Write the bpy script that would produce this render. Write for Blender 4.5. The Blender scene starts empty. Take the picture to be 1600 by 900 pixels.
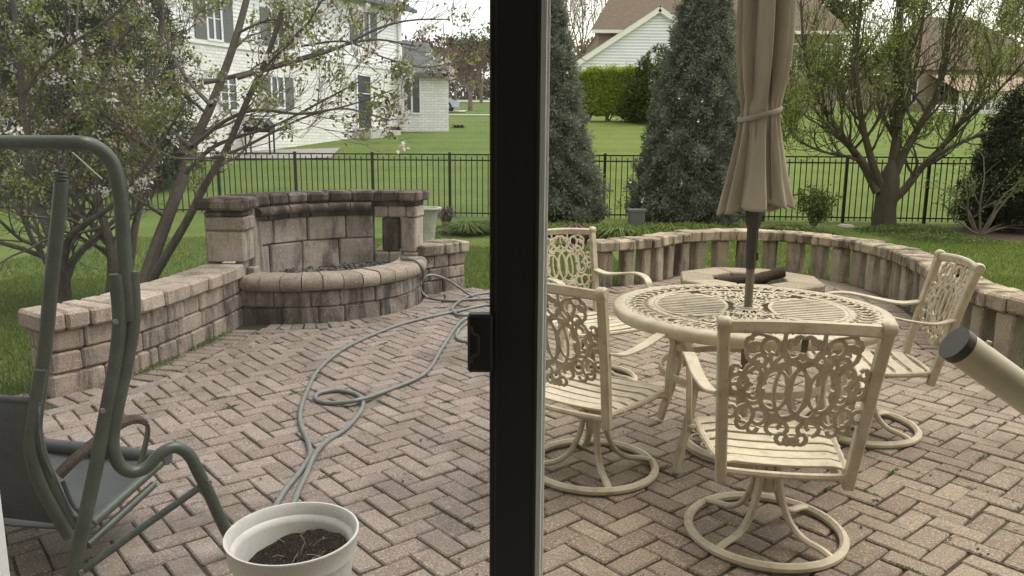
import bpy, bmesh, math, random
import numpy as np
from mathutils import Vector, Matrix, Quaternion

# ------------------------------------------------------------------ camera, sky, sun, exposure
FPX, PITCH, ROLL, EYE = 1200.0, math.radians(10.3), math.radians(0.33), 1.45
sc = bpy.context.scene
col = sc.collection
cam_d = bpy.data.cameras.new('camera'); cam = bpy.data.objects.new('camera', cam_d); col.objects.link(cam)
cam_d.sensor_width = 36; cam_d.lens = FPX / 1600 * 36; cam_d.clip_start = 0.02; cam_d.clip_end = 2000
cam.matrix_world = Matrix.Translation((0, 0, EYE)) @ Matrix.Rotation(math.pi / 2 - PITCH, 4, 'X') @ Matrix.Rotation(ROLL, 4, 'Z')
sc.camera = cam

SUN_EL, SUN_AZ = math.radians(64), math.radians(75)      # azimuth from +Y towards +X
world = bpy.data.worlds.new('World'); sc.world = world; world.use_nodes = True
wn, wl = world.node_tree.nodes, world.node_tree.links
wn.clear()
sky = wn.new('ShaderNodeTexSky'); sky.sky_type = 'NISHITA'; sky.sun_disc = False
sky.sun_elevation = SUN_EL; sky.sun_rotation = SUN_AZ; sky.air_density = 2.0; sky.dust_density = 2.0; sky.ozone_density = 1.0
hsv = wn.new('ShaderNodeHueSaturation'); hsv.inputs['Saturation'].default_value = 0.15; hsv.inputs['Value'].default_value = 1.0
bg = wn.new('ShaderNodeBackground'); bg.inputs['Strength'].default_value = 0.13
wo = wn.new('ShaderNodeOutputWorld')
wl.new(sky.outputs[0], hsv.inputs['Color']); wl.new(hsv.outputs[0], bg.inputs['Color']); wl.new(bg.outputs[0], wo.inputs['Surface'])
sun_d = bpy.data.lights.new('sun', 'SUN'); sun_d.energy = 1.0; sun_d.angle = math.radians(35); sun_d.color = (1, 0.96, 0.9)
sun = bpy.data.objects.new('sun', sun_d); col.objects.link(sun)
sdir = Vector((math.sin(SUN_AZ) * math.cos(SUN_EL), math.cos(SUN_AZ) * math.cos(SUN_EL), math.sin(SUN_EL)))
sun.rotation_euler = sdir.to_track_quat('Z', 'Y').to_euler(); sun.location = (0, 0, 30)
sc.view_settings.view_transform = 'Standard'; sc.view_settings.look = 'None'; sc.view_settings.gamma = 1
sc.view_settings.use_curve_mapping = False
sc.view_settings.exposure = 1.3
sc.cycles.use_denoising = True; sc.cycles.denoiser = 'OPENIMAGEDENOISE'; sc.cycles.denoising_prefilter = 'NONE'; sc.cycles.denoising_input_passes = 'RGB_ALBEDO_NORMAL'
sc.cycles.max_bounces = 8; sc.cycles.transparent_max_bounces = 24; sc.cycles.diffuse_bounces = 3
sc.cycles.transmission_bounces = 6; sc.cycles.glossy_bounces = 3

# ------------------------------------------------------------------ pixel rays (photo pixels, 1600 x 900)
def ray(x, y):
    u, v = x - 800, y - 450
    c, s = math.cos(ROLL), math.sin(ROLL)
    u, v = c * u + s * v, -s * u + c * v
    return Vector((u, FPX * math.cos(PITCH) - v * math.sin(PITCH), -(FPX * math.sin(PITCH) + v * math.cos(PITCH))))
def g(x, y, z=0.0):
    d = ray(x, y); return d * ((z - EYE) / d.z) + Vector((0, 0, EYE))
def at(x, y, Y):
    d = ray(x, y); return d * (Y / d.y) + Vector((0, 0, EYE))
def proj(p):
    X, Y, Z = p[0], p[1], p[2] - EYE
    dep = Y * math.cos(PITCH) - Z * math.sin(PITCH); up = Y * math.sin(PITCH) + Z * math.cos(PITCH)
    if dep < .05: return (-9999, -9999)
    u, v = FPX * X / dep, -FPX * up / dep
    c, s = math.cos(ROLL), math.sin(ROLL)
    return (800 + c * u - s * v, 450 + s * u + c * v)

# ------------------------------------------------------------------ mesh helpers
HF = [(0, 3, 2, 1), (4, 5, 6, 7), (0, 1, 5, 4), (1, 2, 6, 5), (2, 3, 7, 6), (3, 0, 4, 7)]
class MB:
    def __init__(s): s.V = []; s.F = []
    def quad(s, a, b, c, d):
        n = len(s.V); s.V += [tuple(a), tuple(b), tuple(c), tuple(d)]; s.F.append((n, n + 1, n + 2, n + 3))
    def tri(s, a, b, c):
        n = len(s.V); s.V += [tuple(a), tuple(b), tuple(c)]; s.F.append((n, n + 1, n + 2))
    def hexa(s, C, c=0.01):
        C = [Vector(p) for p in C]; n = len(s.V)
        if c <= 0:
            s.V += [tuple(p) for p in C]; s.F += [tuple(n + i for i in f) for f in HF]; return s
        idm = {}; edges = {}; corner = {i: [] for i in range(8)}
        for fi, f in enumerate(HF):
            ids = []
            for k in range(4):
                i, pv, nx = f[k], f[k - 1], f[(k + 1) % 4]
                a = C[pv] - C[i]; b = C[nx] - C[i]
                p = C[i] + a.normalized() * min(c, a.length * .45) + b.normalized() * min(c, b.length * .45)
                idm[(fi, i)] = len(s.V); ids.append(len(s.V)); s.V.append(tuple(p)); corner[i].append(fi)
            s.F.append(tuple(ids))
            for k in range(4): edges[(f[k], f[(k + 1) % 4])] = fi
        for (a, b), fi in edges.items():
            if a < b:
                gi = edges[(b, a)]
                s.F.append((idm[(fi, b)], idm[(fi, a)], idm[(gi, a)], idm[(gi, b)]))
        ctr = sum(C, Vector()) / 8
        for i in range(8):
            t = [idm[(fi, i)] for fi in corner[i]]
            p = [Vector(s.V[k]) for k in t]
            if (p[1] - p[0]).cross(p[2] - p[0]).dot(C[i] - ctr) < 0: t = [t[0], t[2], t[1]]
            s.F.append(tuple(t))
        return s
    def box(s, x0, y0, z0, x1, y1, z1, c=0.0, M=None):
        C = [Vector(p) for p in ((x0, y0, z0), (x1, y0, z0), (x1, y1, z0), (x0, y1, z0), (x0, y0, z1), (x1, y0, z1), (x1, y1, z1), (x0, y1, z1))]
        if M is not None: C = [M @ p for p in C]
        return s.hexa(C, c)
    def tube(s, P, r, n=8, prof=None, closed=False, caps=True, up=None, twist=0.0):
        P = [Vector(p) for p in P]; m = len(P)
        R = list(r) if hasattr(r, '__len__') else [r] * m
        T = []
        for i in range(m):
            a = P[(i - 1) % m] if (closed or i > 0) else P[i]
            b = P[(i + 1) % m] if (closed or i < m - 1) else P[i]
            t = b - a; T.append(t.normalized() if t.length > 1e-9 else Vector((0, 0, 1)))
        ref = Vector(up) if up is not None else (Vector((0, 0, 1)) if abs(T[0].z) < .9 else Vector((1, 0, 0)))
        N = (ref - T[0] * ref.dot(T[0])).normalized()
        base = len(s.V)
        if prof is None: prof = [(math.cos(2 * math.pi * k / n), math.sin(2 * math.pi * k / n)) for k in range(n)]
        n = len(prof)
        for i in range(m):
            if up is not None:
                N = ref - T[i] * ref.dot(T[i])
                N = N.normalized() if N.length > 1e-6 else Vector((1, 0, 0))
            elif i > 0:
                N = N - T[i] * N.dot(T[i])
                N = N.normalized() if N.length > 1e-6 else T[i].orthogonal().normalized()
            B = T[i].cross(N)
            for (a, b) in prof: s.V.append(tuple(P[i] + (B * a + N * b) * R[i]))
        for i in range(m if closed else m - 1):
            j = (i + 1) % m
            for k in range(n):
                k2 = (k + 1) % n
                s.F.append((base + i * n + k, base + i * n + k2, base + j * n + k2, base + j * n + k))
        if caps and not closed:
            s.F.append(tuple(base + k for k in range(n - 1, -1, -1)))
            s.F.append(tuple(base + (m - 1) * n + k for k in range(n)))
        return s
    def lathe(s, prof, n=32, c=(0, 0, 0), closed=False):
        base = len(s.V); m = len(prof)
        for (r, z) in prof:
            for k in range(n):
                a = 2 * math.pi * k / n; s.V.append((c[0] + r * math.cos(a), c[1] + r * math.sin(a), c[2] + z))
        for i in range(m if closed else m - 1):
            j = (i + 1) % m
            for k in range(n):
                k2 = (k + 1) % n
                s.F.append((base + i * n + k, base + i * n + k2, base + j * n + k2, base + j * n + k))
        return s
    def build(s, name, m, parent=None, smooth=False, angle=35, fix=False):
        me = bpy.data.meshes.new(name); me.from_pydata(s.V, [], s.F)
        if fix:
            bm = bmesh.new(); bm.from_mesh(me); bmesh.ops.recalc_face_normals(bm, faces=bm.faces); bm.to_mesh(me); bm.free()
        if smooth:
            me.polygons.foreach_set('use_smooth', [True] * len(me.polygons))
            me.set_sharp_from_angle(angle=math.radians(angle))
        me.update()
        return link(name, me, m, parent)
def link(name, me, m, parent=None):
    if m is not None and not me.materials: me.materials.append(m)
    o = bpy.data.objects.new(name, me); col.objects.link(o)
    if parent is not None:
        o.parent = parent
        if parent.get('flat'): o.location = -parent.location
    return o
def np_mesh(name, V, F, m, parent=None, smooth=False):
    V = np.ascontiguousarray(V, dtype=np.float32); F = np.ascontiguousarray(F, dtype=np.int32)
    me = bpy.data.meshes.new(name); k = F.shape[1]
    me.vertices.add(len(V)); me.vertices.foreach_set('co', V.ravel())
    me.loops.add(F.size); me.loops.foreach_set('vertex_index', F.ravel())
    me.polygons.add(len(F)); me.polygons.foreach_set('loop_start', np.arange(0, F.size, k, dtype=np.int32))
    if smooth: me.polygons.foreach_set('use_smooth', np.ones(len(F), dtype=bool))
    me.update(calc_edges=True); me.validate()
    return link(name, me, m, parent)
def tag(o, label=None, cat=None, group=None, kind=None):
    if label: o['label'] = label
    if cat: o['category'] = cat
    if group: o['group'] = group
    if kind: o['kind'] = kind
    return o
def thing(name, label, cat, loc=(0, 0, 0), group=None, rz=0.0, flat=True):
    """An Empty at the thing's base; flat: its parts are written in world coordinates."""
    o = bpy.data.objects.new(name, None); col.objects.link(o); o.location = loc; o.empty_display_size = .1
    o.rotation_euler = (0, 0, rz)
    if flat: o['flat'] = 1
    return tag(o, label, cat, group)
def sub(parent_obj, o):
    """make o a sub-part of a part (both written in the same coordinates)"""
    o.parent = parent_obj; o.location = (0, 0, 0); return o
def cr(P, n=8, closed=False):
    """Catmull-Rom through points"""
    P = [Vector(p) for p in P]; out = []; m = len(P)
    rng_ = range(m if closed else m - 1)
    for i in rng_:
        p1, p2 = P[i], P[(i + 1) % m]
        p0 = P[(i - 1) % m] if (closed or i > 0) else p1 * 2 - p2
        p3 = P[(i + 2) % m] if (closed or i + 2 < m) else p2 * 2 - p1
        for k in range(n):
            t = k / n
            out.append(.5 * ((2 * p1) + (p2 - p0) * t + (2 * p0 - 5 * p1 + 4 * p2 - p3) * t * t + (3 * p1 - p0 - 3 * p2 + p3) * t ** 3))
    if not closed: out.append(P[-1])
    return out
def lerpl(L, n):
    """resample list of scalars along cr() output"""
    x = np.linspace(0, len(L) - 1, n); return list(np.interp(x, range(len(L)), L))
class Path2:
    """arc-length parametrised 2D path"""
    def __init__(s, pts):
        s.P = [Vector((p[0], p[1])) for p in pts]; s.S = [0]
        for a, b in zip(s.P, s.P[1:]): s.S.append(s.S[-1] + (b - a).length)
        s.L = s.S[-1]
    def pos(s, d):
        x = float(np.interp(d, s.S, [p.x for p in s.P])); y = float(np.interp(d, s.S, [p.y for p in s.P]))
        if d < 0: q = s.P[0] + (s.P[0] - s.P[1]).normalized() * -d; return q
        if d > s.L: q = s.P[-1] + (s.P[-1] - s.P[-2]).normalized() * (d - s.L); return q
        return Vector((x, y))
    def tan(s, d): return (s.pos(min(d + .03, s.L + .03)) - s.pos(max(d - .03, -.03))).normalized()
    def off(s, d, o):
        """o > 0: to the left of the direction of travel"""
        t = s.tan(d); return s.pos(d) + Vector((-t.y, t.x)) * o

# ------------------------------------------------------------------ materials
def newmat(name):
    m = bpy.data.materials.new(name); m.use_nodes = True
    nt = m.node_tree; b = nt.nodes['Principled BSDF']; return m, nt, b
def N(nt, t, **kw):
    n = nt.nodes.new(t)
    for k, v in kw.items():
        if k in n.inputs: n.inputs[k].default_value = v
        else: setattr(n, k, v)
    return n
def ramp(nt, stops, fac):
    r = nt.nodes.new('ShaderNodeValToRGB'); e = r.color_ramp.elements
    while len(e) < len(stops): e.new(.5)
    for i, (p, c) in enumerate(stops):
        e[i].position = p; e[i].color = (c[0], c[1], c[2], 1) if hasattr(c, '__len__') else (c, c, c, 1)
    nt.links.new(fac, r.inputs['Fac']); return r.outputs['Color']
def mix(nt, f, a, b, bt='MIX'):
    m = nt.nodes.new('ShaderNodeMix'); m.data_type = 'RGBA'; m.blend_type = bt
    for s, v in (('Factor', f), ('A', a), ('B', b)):
        i = m.inputs[0] if s == 'Factor' else (m.inputs[6] if s == 'A' else m.inputs[7])
        if isinstance(v, bpy.types.NodeSocket): nt.links.new(v, i)
        elif s == 'Factor': i.default_value = v
        else: i.default_value = (v[0], v[1], v[2], 1)
    return m.outputs[2]
def noise(nt, scale, detail=3, rough=.55, vec=None, out='Fac', dist=0.0):
    n = N(nt, 'ShaderNodeTexNoise', Scale=scale, Detail=detail, Roughness=rough, Distortion=dist)
    if vec is not None: nt.links.new(vec, n.inputs['Vector'])
    return n.outputs[out]
def wpos(nt, sc_=(1, 1, 1), obj=False):
    if obj: v = nt.nodes.new('ShaderNodeTexCoord').outputs['Object']
    else: v = nt.nodes.new('ShaderNodeNewGeometry').outputs['Position']
    mp = nt.nodes.new('ShaderNodeMapping'); mp.inputs['Scale'].default_value = sc_; nt.links.new(v, mp.inputs['Vector']); return mp.outputs[0]
def bump(nt, b, h, strength=.3, dist=.01):
    n = N(nt, 'ShaderNodeBump', Strength=strength, Distance=dist); nt.links.new(h, n.inputs['Height']); nt.links.new(n.outputs[0], b.inputs['Normal'])
def rnd(nt):
    """one random value for each piece: object random + island random, wrapped"""
    a = nt.nodes.new('ShaderNodeObjectInfo').outputs['Random']; i = nt.nodes.new('ShaderNodeNewGeometry').outputs['Random Per Island']
    s = N(nt, 'ShaderNodeMath', operation='ADD'); nt.links.new(a, s.inputs[0]); nt.links.new(i, s.inputs[1])
    f = N(nt, 'ShaderNodeMath', operation='FRACT'); nt.links.new(s.outputs[0], f.inputs[0]); return f.outputs[0]
def simple(name, c, rough=.6, var=.15, scale=6.0, bmp=0.0, bscale=60.0, metal=0.0, obj=True, spec=.5):
    m, nt, b = newmat(name); v = wpos(nt, obj=obj)
    c2 = tuple(x * (1 - var) for x in c); c1 = tuple(min(1, x * (1 + var)) for x in c)
    nt.links.new(ramp(nt, [(.3, c2), (.7, c1)], noise(nt, scale, 5, .6, v)), b.inputs['Base Color'])
    b.inputs['Roughness'].default_value = rough; b.inputs['Metallic'].default_value = metal
    b.inputs['Specular IOR Level'].default_value = spec
    if bmp: bump(nt, b, noise(nt, bscale, 4, .6, v), bmp, .004)
    return m
def stone_mat(name, c, stain=.5, dark=(.035, .028, .022), zlo=None, spk=.6, vs=1.0, var=.28):
    m, nt, b = newmat(name); v = wpos(nt)
    r = rnd(nt)
    c1 = tuple(x * (1 - var) for x in c); c2 = tuple(x * (1 + var) for x in c)
    base = ramp(nt, [(0, c1), (.5, c), (1, c2)], r)
    base = mix(nt, ramp(nt, [(.35, 0.), (.7, .8)], noise(nt, 7, 5, .65, v)), base, tuple(x * .68 for x in c))
    sp = noise(nt, 110, 3, .7, v)
    base = mix(nt, ramp(nt, [(.55, 0.), (.68, spk)], sp), base, tuple(min(1, x * 2.1) for x in c))
    base = mix(nt, ramp(nt, [(.30, spk * 1.2), (.42, 0.)], sp), base, tuple(x * .42 for x in c))
    st = wpos(nt, (5.5, 5.5, 1.5))
    sm = noise(nt, 1.0, 6, .68, st, dist=.4)
    lo = .64 - .30 * stain
    f = ramp(nt, [(lo, 0.), (lo + .16, .88 * min(1, stain * 1.5))], sm)
    base = mix(nt, f, base, dark)
    nt.links.new(base, b.inputs['Base Color'])
    b.inputs['Roughness'].default_value = .92; b.inputs['Specular IOR Level'].default_value = .25
    h = mix(nt, .45, noise(nt, 28, 6, .7, v, 'Color'), noise(nt, 150, 3, .6, v, 'Color'))
    bump(nt, b, h, 1.0, .022 * vs)
    return m
def leaf_mat(name, stops, trans=.25, rough=.6, clump=2.2):
    m, nt, b = newmat(name); r = nt.nodes.new('ShaderNodeNewGeometry').outputs['Random Per Island']
    v = wpos(nt)
    f = N(nt, 'ShaderNodeMath', operation='MULTIPLY_ADD'); nt.links.new(r, f.inputs[0]); f.inputs[1].default_value = .55
    s2 = N(nt, 'ShaderNodeMath', operation='MULTIPLY'); nt.links.new(noise(nt, clump, 3, .6, v), s2.inputs[0]); s2.inputs[1].default_value = .5
    nt.links.new(s2.outputs[0], f.inputs[2])
    c = ramp(nt, stops, f.outputs[0])
    nt.links.new(c, b.inputs['Base Color']); b.inputs['Roughness'].default_value = rough; b.inputs['Specular IOR Level'].default_value = .3
    t = N(nt, 'ShaderNodeBsdfTranslucent'); nt.links.new(c, t.inputs['Color'])
    ms = N(nt, 'ShaderNodeMixShader'); ms.inputs[0].default_value = trans
    nt.links.new(b.outputs[0], ms.inputs[1]); nt.links.new(t.outputs[0], ms.inputs[2])
    nt.links.new(ms.outputs[0], nt.nodes['Material Output'].inputs['Surface']); return m

M = {}
M['wall_stone'] = stone_mat('wall_stone', (.40, .325, .26), .60)
M['cap_stone'] = stone_mat('cap_stone', (.41, .335, .265), .42)
M['dark_cap'] = stone_mat('dark_cap', (.22, .175, .135), .85)
M['panel_stone'] = stone_mat('panel_stone', (.45, .385, .315), .52)
M['basin_stone'] = stone_mat('basin_stone', (.34, .29, .235), .66)
M['rim_stone'] = stone_mat('rim_stone', (.38, .31, .245), .35)
M['pillar_stone'] = stone_mat('pillar_stone', (.37, .32, .255), .52)
M['seat_cap'] = stone_mat('seat_cap', (.43, .36, .275), .62)
M['pit_stone'] = stone_mat('pit_stone', (.36, .31, .245), .15)
# pavers
def paver_mat():
    m, nt, b = newmat('paver'); v = wpos(nt); r = rnd(nt)
    base = ramp(nt, [(0, (.182, .141, .116)), (.3, (.220, .174, .142)), (.7, (.245, .197, .161)), (.9, (.282, .232, .187)), (1, (.186, .145, .121))], r)
    sp = noise(nt, 125, 3, .7, v)
    base = mix(nt, ramp(nt, [(.54, 0.), (.65, .68)], sp), base, (.58, .49, .405))
    base = mix(nt, ramp(nt, [(.33, .65), (.45, 0.)], sp), base, (.06, .045, .037))
    base = mix(nt, ramp(nt, [(.48, 0.), (.66, .6)], noise(nt, 1.3, 6, .7, v)), base, (.095, .077, .058))
    base = mix(nt, ramp(nt, [(.62, 0.), (.72, .55)], noise(nt, 4.5, 5, .7, v)), base, (.075, .062, .045))
    nt.links.new(base, b.inputs['Base Color']); b.inputs['Roughness'].default_value = .85; b.inputs['Specular IOR Level'].default_value = .3
    bump(nt, b, mix(nt, .6, noise(nt, 40, 4, .6, v, 'Color'), noise(nt, 200, 3, .6, v, 'Color')), .8, .008)
    return m
M['paver'] = paver_mat()
def joint_mat():
    m, nt, b = newmat('joint_sand'); v = wpos(nt)
    c = ramp(nt, [(.3, (.030, .024, .017)), (.6, (.06, .047, .034))], noise(nt, 60, 4, .6, v))
    c = mix(nt, ramp(nt, [(.54, 0.), (.66, .8)], noise(nt, 1.7, 5, .7, v)), c, (.045, .065, .018))
    nt.links.new(c, b.inputs['Base Color']); b.inputs['Roughness'].default_value = 1
    bump(nt, b, noise(nt, 160, 3, .6, v), .6, .01); return m
M['joint'] = joint_mat()
def lawn_mat():
    m, nt, b = newmat('lawn'); v = wpos(nt); v2 = wpos(nt, (1, .35, 1))
    c = ramp(nt, [(.25, (.080, .118, .024)), (.5, (.110, .155, .034)), (.75, (.145, .19, .050))], noise(nt, 1.2, 8, .72, v2))
    c = mix(nt, ramp(nt, [(.35, .0), (.7, .55)], noise(nt, 26, 5, .75, v2)), c, (.052, .084, .016))
    c = mix(nt, ramp(nt, [(.60, 0.), (.75, .35)], noise(nt, .35, 4, .6, v)), c, (.125, .150, .045))
    wv = N(nt, 'ShaderNodeTexWave', Scale=.16, Distortion=1.5, Detail=2.0); wv.bands_direction = 'Y'; nt.links.new(v, wv.inputs['Vector'])
    c = mix(nt, ramp(nt, [(.42, 0.), (.58, .30)], wv.outputs['Fac']), c, (.14, .18, .045))
    c = mix(nt, ramp(nt, [(.63, 0.), (.70, .5)], noise(nt, 2.6, 6, .75, v)), c, (.062, .095, .022))
    nt.links.new(c, b.inputs['Base Color']); b.inputs['Roughness'].default_value = .9; b.inputs['Specular IOR Level'].default_value = .15
    bump(nt, b, mix(nt, .5, noise(nt, 45, 5, .8, v, 'Color'), noise(nt, 8, 4, .7, v, 'Color')), .8, .06); return m
M['lawn'] = lawn_mat()
M['grass'] = leaf_mat('grass', [(0, (.080, .122, .022)), (.5, (.135, .19, .038)), (.85, (.18, .23, .058)), (1, (.26, .255, .10))], .3, .6, 1.2)
M['cream'] = simple('cream_paint', (.455, .402, .312), .45, .16, 12, .15, 90)
M['cream_strap'] = simple('cream_vinyl', (.53, .47, .37), .5, .16, 14, .2, 140)
def grimy(mt, grime, lo=.52, amt=.65):
    nt = mt.node_tree; b = nt.nodes['Principled BSDF']; src = b.inputs['Base Color'].links[0].from_socket; v = wpos(nt)
    c = mix(nt, ramp(nt, [(lo, 0.), (lo + .18, amt)], noise(nt, 16, 6, .72, v)), src, grime)
    c = mix(nt, ramp(nt, [(.60, 0.), (.70, amt)], noise(nt, 70, 4, .7, v)), c, grime)
    nt.links.new(c, b.inputs['Base Color'])
for k_ in ('cream', 'cream_strap'): grimy(M[k_], (.24, .19, .12))
M['green_metal'] = simple('green_paint', (.050, .062, .045), .38, .30, 14, .2, 120)
M['sling'] = None
def sling_mat():
    m, nt, b = newmat('sling_fabric'); v = wpos(nt, obj=True)
    c = ramp(nt, [(.3, (.040, .046, .044)), (.7, (.085, .092, .088))], noise(nt, 7, 6, .7, v))
    nt.links.new(c, b.inputs['Base Color']); b.inputs['Roughness'].default_value = .85
    w = N(nt, 'ShaderNodeTexWave', Scale=160.0, Distortion=1.0); nt.links.new(v, w.inputs['Vector']); bump(nt, b, w.outputs['Fac'], .4, .003); return m
M['sling'] = sling_mat()
M['worn_arm'] = stone_mat('worn_arm', (.10, .075, .055), .6)
M['canopy'] = None
def canopy_mat():
    m, nt, b = newmat('canopy_fabric'); v = wpos(nt, obj=True); vz = wpos(nt, (3, 3, .6), obj=True)
    c = ramp(nt, [(.3, (.225, .203, .168)), (.7, (.325, .295, .245))], noise(nt, 3, 5, .6, vz))
    wv = N(nt, 'ShaderNodeTexWave', Scale=.16, Distortion=1.5, Detail=2.0); wv.bands_direction = 'Y'; nt.links.new(v, wv.inputs['Vector'])
    c = mix(nt, ramp(nt, [(.42, 0.), (.58, .30)], wv.outputs['Fac']), c, (.14, .18, .045))
    c = mix(nt, ramp(nt, [(.63, 0.), (.70, .5)], noise(nt, 2.6, 6, .75, v)), c, (.062, .095, .022))
    nt.links.new(c, b.inputs['Base Color']); b.inputs['Roughness'].default_value = .9; b.inputs['Specular IOR Level'].default_value = .15
    bump(nt, b, mix(nt, .4, noise(nt, 9, 4, .6, vz, 'Color'), noise(nt, 320, 2, .5, v, 'Color')), .35, .012); return m
M['canopy'] = canopy_mat()
M['bronze'] = simple('bronze_pole', (.17, .145, .115), .4, .2, 8, .05, 80, .3)
M['black_plastic'] = simple('black_plastic', (.028, .027, .025), .45, .2, 20, .1, 100)
M['door_dark'] = simple('door_dark', (.012, .0095, .007), .5, .15, 6)
M['door_alu'] = simple('door_aluminium', (.86, .87, .84), .5, .04, 5)
M['vinyl'] = simple('white_vinyl', (.80, .80, .76), .5, .05, 5)
M['pot'] = simple('pot_plastic', (.53, .52, .465), .45, .10, 7, .08, 50)
M['soil'] = simple('soil', (.016, .010, .0065), 1, .7, 70, 1.0, 90, spec=.1)
M['hose'] = simple('hose_rubber', (.165, .175, .150), .42, .16, 18, .15, 160)
M['nozzle'] = simple('nozzle_plastic', (.075, .11, .095), .35, .2, 12)
grimy(M['pot'], (.34, .30, .22), .55, .5); M['fence'] = simple('fence_black', (.010, .010, .009), .45, .2, 10)
M['tan_tube'] = simple('tan_tube', (.46, .415, .325), .4, .10, 6, .05, 60)
M['pebble'] = stone_mat('pebble', (.12, .115, .105), .4, var=.7)
M['log'] = stone_mat('log', (.055, .042, .030), .4)
M['grey_tub'] = simple('grey_tub', (.13, .135, .135), .5, .1, 5)
M['planter'] = stone_mat('planter', (.46, .44, .38), .12)
M['room'] = simple('room_paint', (.74, .71, .65), .8, .05, 3)
M['ext_wall'] = simple('exterior_siding', (.48, .42, .34), .7, .08, 3, .2, 30)
M['white_siding'] = None
def siding_mat(name, c, pitch, brick=False):
    m, nt, b = newmat(name); v = wpos(nt)
    cc = ramp(nt, [(.3, tuple(x * .9 for x in c)), (.7, c)], noise(nt, 1.3, 5, .6, v))
    nt.links.new(cc, b.inputs['Base Color']); b.inputs['Roughness'].default_value = .7
    if brick:
        tc = nt.nodes.new('ShaderNodeNewGeometry').outputs['Position']; sx = N(nt, 'ShaderNodeSeparateXYZ'); nt.links.new(tc, sx.inputs[0]); ad = N(nt, 'ShaderNodeMath', operation='ADD'); nt.links.new(sx.outputs[0], ad.inputs[0]); nt.links.new(sx.outputs[1], ad.inputs[1])
        cb = N(nt, 'ShaderNodeCombineXYZ'); nt.links.new(ad.outputs[0], cb.inputs[0]); nt.links.new(sx.outputs[2], cb.inputs[1])
        bt = N(nt, 'ShaderNodeTexBrick', Scale=1.0); bt.inputs['Brick Width'].default_value = .32; bt.inputs['Row Height'].default_value = .11; bt.inputs['Mortar Size'].default_value = .012
        nt.links.new(cb.outputs[0], bt.inputs['Vector']); bt.inputs['Color1'].default_value = (1, 1, 1, 1); bt.inputs['Color2'].default_value = (.86, .85, .83, 1); bt.inputs['Mortar'].default_value = (.68, .67, .64, 1)
        nt.links.new(mix(nt, 1.0, cc, bt.outputs['Color'], 'MULTIPLY'), b.inputs['Base Color']); bump(nt, b, bt.outputs['Fac'], .4, -.02)
    return m
M['white_siding'] = siding_mat('white_siding', (.88, .875, .84), .12)
M['white_brick'] = siding_mat('white_brick', (.90, .88, .82), .12, True)
M['blue_siding'] = siding_mat('pale_siding', (.82, .84, .90), .12)
M['trim'] = simple('white_trim', (.78, .78, .75), .5, .04, 4)
M['shutter'] = simple('grey_shutter', (.13, .13, .125), .6, .1, 6)
M['glass_dark'] = simple('window_glass', (.05, .055, .06), .12, .3, 1.2, spec=.8)
def roof_mat(name, c):
    m, nt, b = newmat(name); v = wpos(nt)
    cc = ramp(nt, [(.3, tuple(x * .65 for x in c)), (.7, tuple(x * 1.25 for x in c))], noise(nt, 5, 5, .75, v))
    nt.links.new(cc, b.inputs['Base Color']); b.inputs['Roughness'].default_value = .9; bump(nt, b, noise(nt, 9, 3, .6, v), .6, .05); return m
M['grey_roof'] = roof_mat('grey_shingle', (.115, .115, .115)); M['brown_roof'] = roof_mat('brown_shingle', (.115, .085, .062))
M['concrete'] = simple('concrete', (.46, .44, .39), .9, .1, 4, .3, 30, obj=False)
M['bark'] = stone_mat('bark', (.20, .175, .145), .45, dark=(.04, .035, .026), vs=2.0)
M['bark2'] = stone_mat('pear_bark', (.13, .112, .08), .45, dark=(.045, .050, .022), vs=2.0)
M['bare'] = simple('bare_twigs', (.20, .165, .135), .9, .2, 3)
M['mulch'] = simple('mulch', (.075, .05, .035), 1, .4, 12, .8, 40, obj=False)

# ------------------------------------------------------------------ terrain
TY = [0, 15.2, 17, 22, 28, 33, 40, 55, 75, 110, 170, 400]
TZ = [-.02, -.02, .05, .62, 1.45, 2.05, 2.85, 4.0, 5.6, 8.2, 11.5, 14]
def hz(x, y):
    return float(np.interp(y, TY, TZ)) + (0.05 * math.sin(x * .35 + 1.3) * math.sin(y * .28) if y > 17 else 0)
def build_lawn():
    xs = np.concatenate([np.linspace(-220, -45, 12), np.linspace(-40, 40, 61), np.linspace(45, 220, 12)])
    ys = np.concatenate([np.linspace(-14, 14, 13), np.linspace(15.2, 60, 70), np.linspace(63, 400, 26)])
    V = [(x, y, hz(x, y)) for y in ys for x in xs]; nx = len(xs)
    F = [(j * nx + i, j * nx + i + 1, (j + 1) * nx + i + 1, (j + 1) * nx + i) for j in range(len(ys) - 1) for i in range(nx - 1)]
    tag(np_mesh('lawn', V, F, M['lawn'], smooth=True), 'mown green lawn rising beyond the black fence', kind='structure')
build_lawn()

# ------------------------------------------------------------------ the room the camera stands in
def shell(name, x0, y0, z0, x1, y1, z1, m):
    b = MB(); b.box(x0, y0, z0, x1, y1, z1); return tag(b.build(name, m), kind='structure')
shell('floor', -3, -3.5, .02, 3, .84, .16, M['room'])
shell('ceiling', -3.2, -3.7, 2.46, 3.2, .9, 2.6, M['room'])
shell('wall_back', -3.2, -3.7, -.02, 3.2, -3.5, 2.46, M['room'])
for nm, x0, x1 in (('wall_left', -3.2, -3.0), ('wall_right', 3.0, 3.2)):       # side walls; an unseen window opening added in each to brighten the interior
    wb = MB(); wb.box(x0, -3.5, -.02, x1, .9, .8); wb.box(x0, -3.5, 2.25, x1, .9, 2.46); wb.box(x0, -3.5, .8, x1, -2.0, 2.25); wb.box(x0, -.2, .8, x1, .9, 2.25)
    tag(wb.build(nm, M['room']), kind='structure')
wf = MB()
wf.box(-9, .9, -.02, -.78, 1.08, 6.6); wf.box(1.32, .9, -.02, 9, 1.08, 6.6); wf.box(-.78, .9, 2.28, 1.32, 1.08, 6.6)
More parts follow.
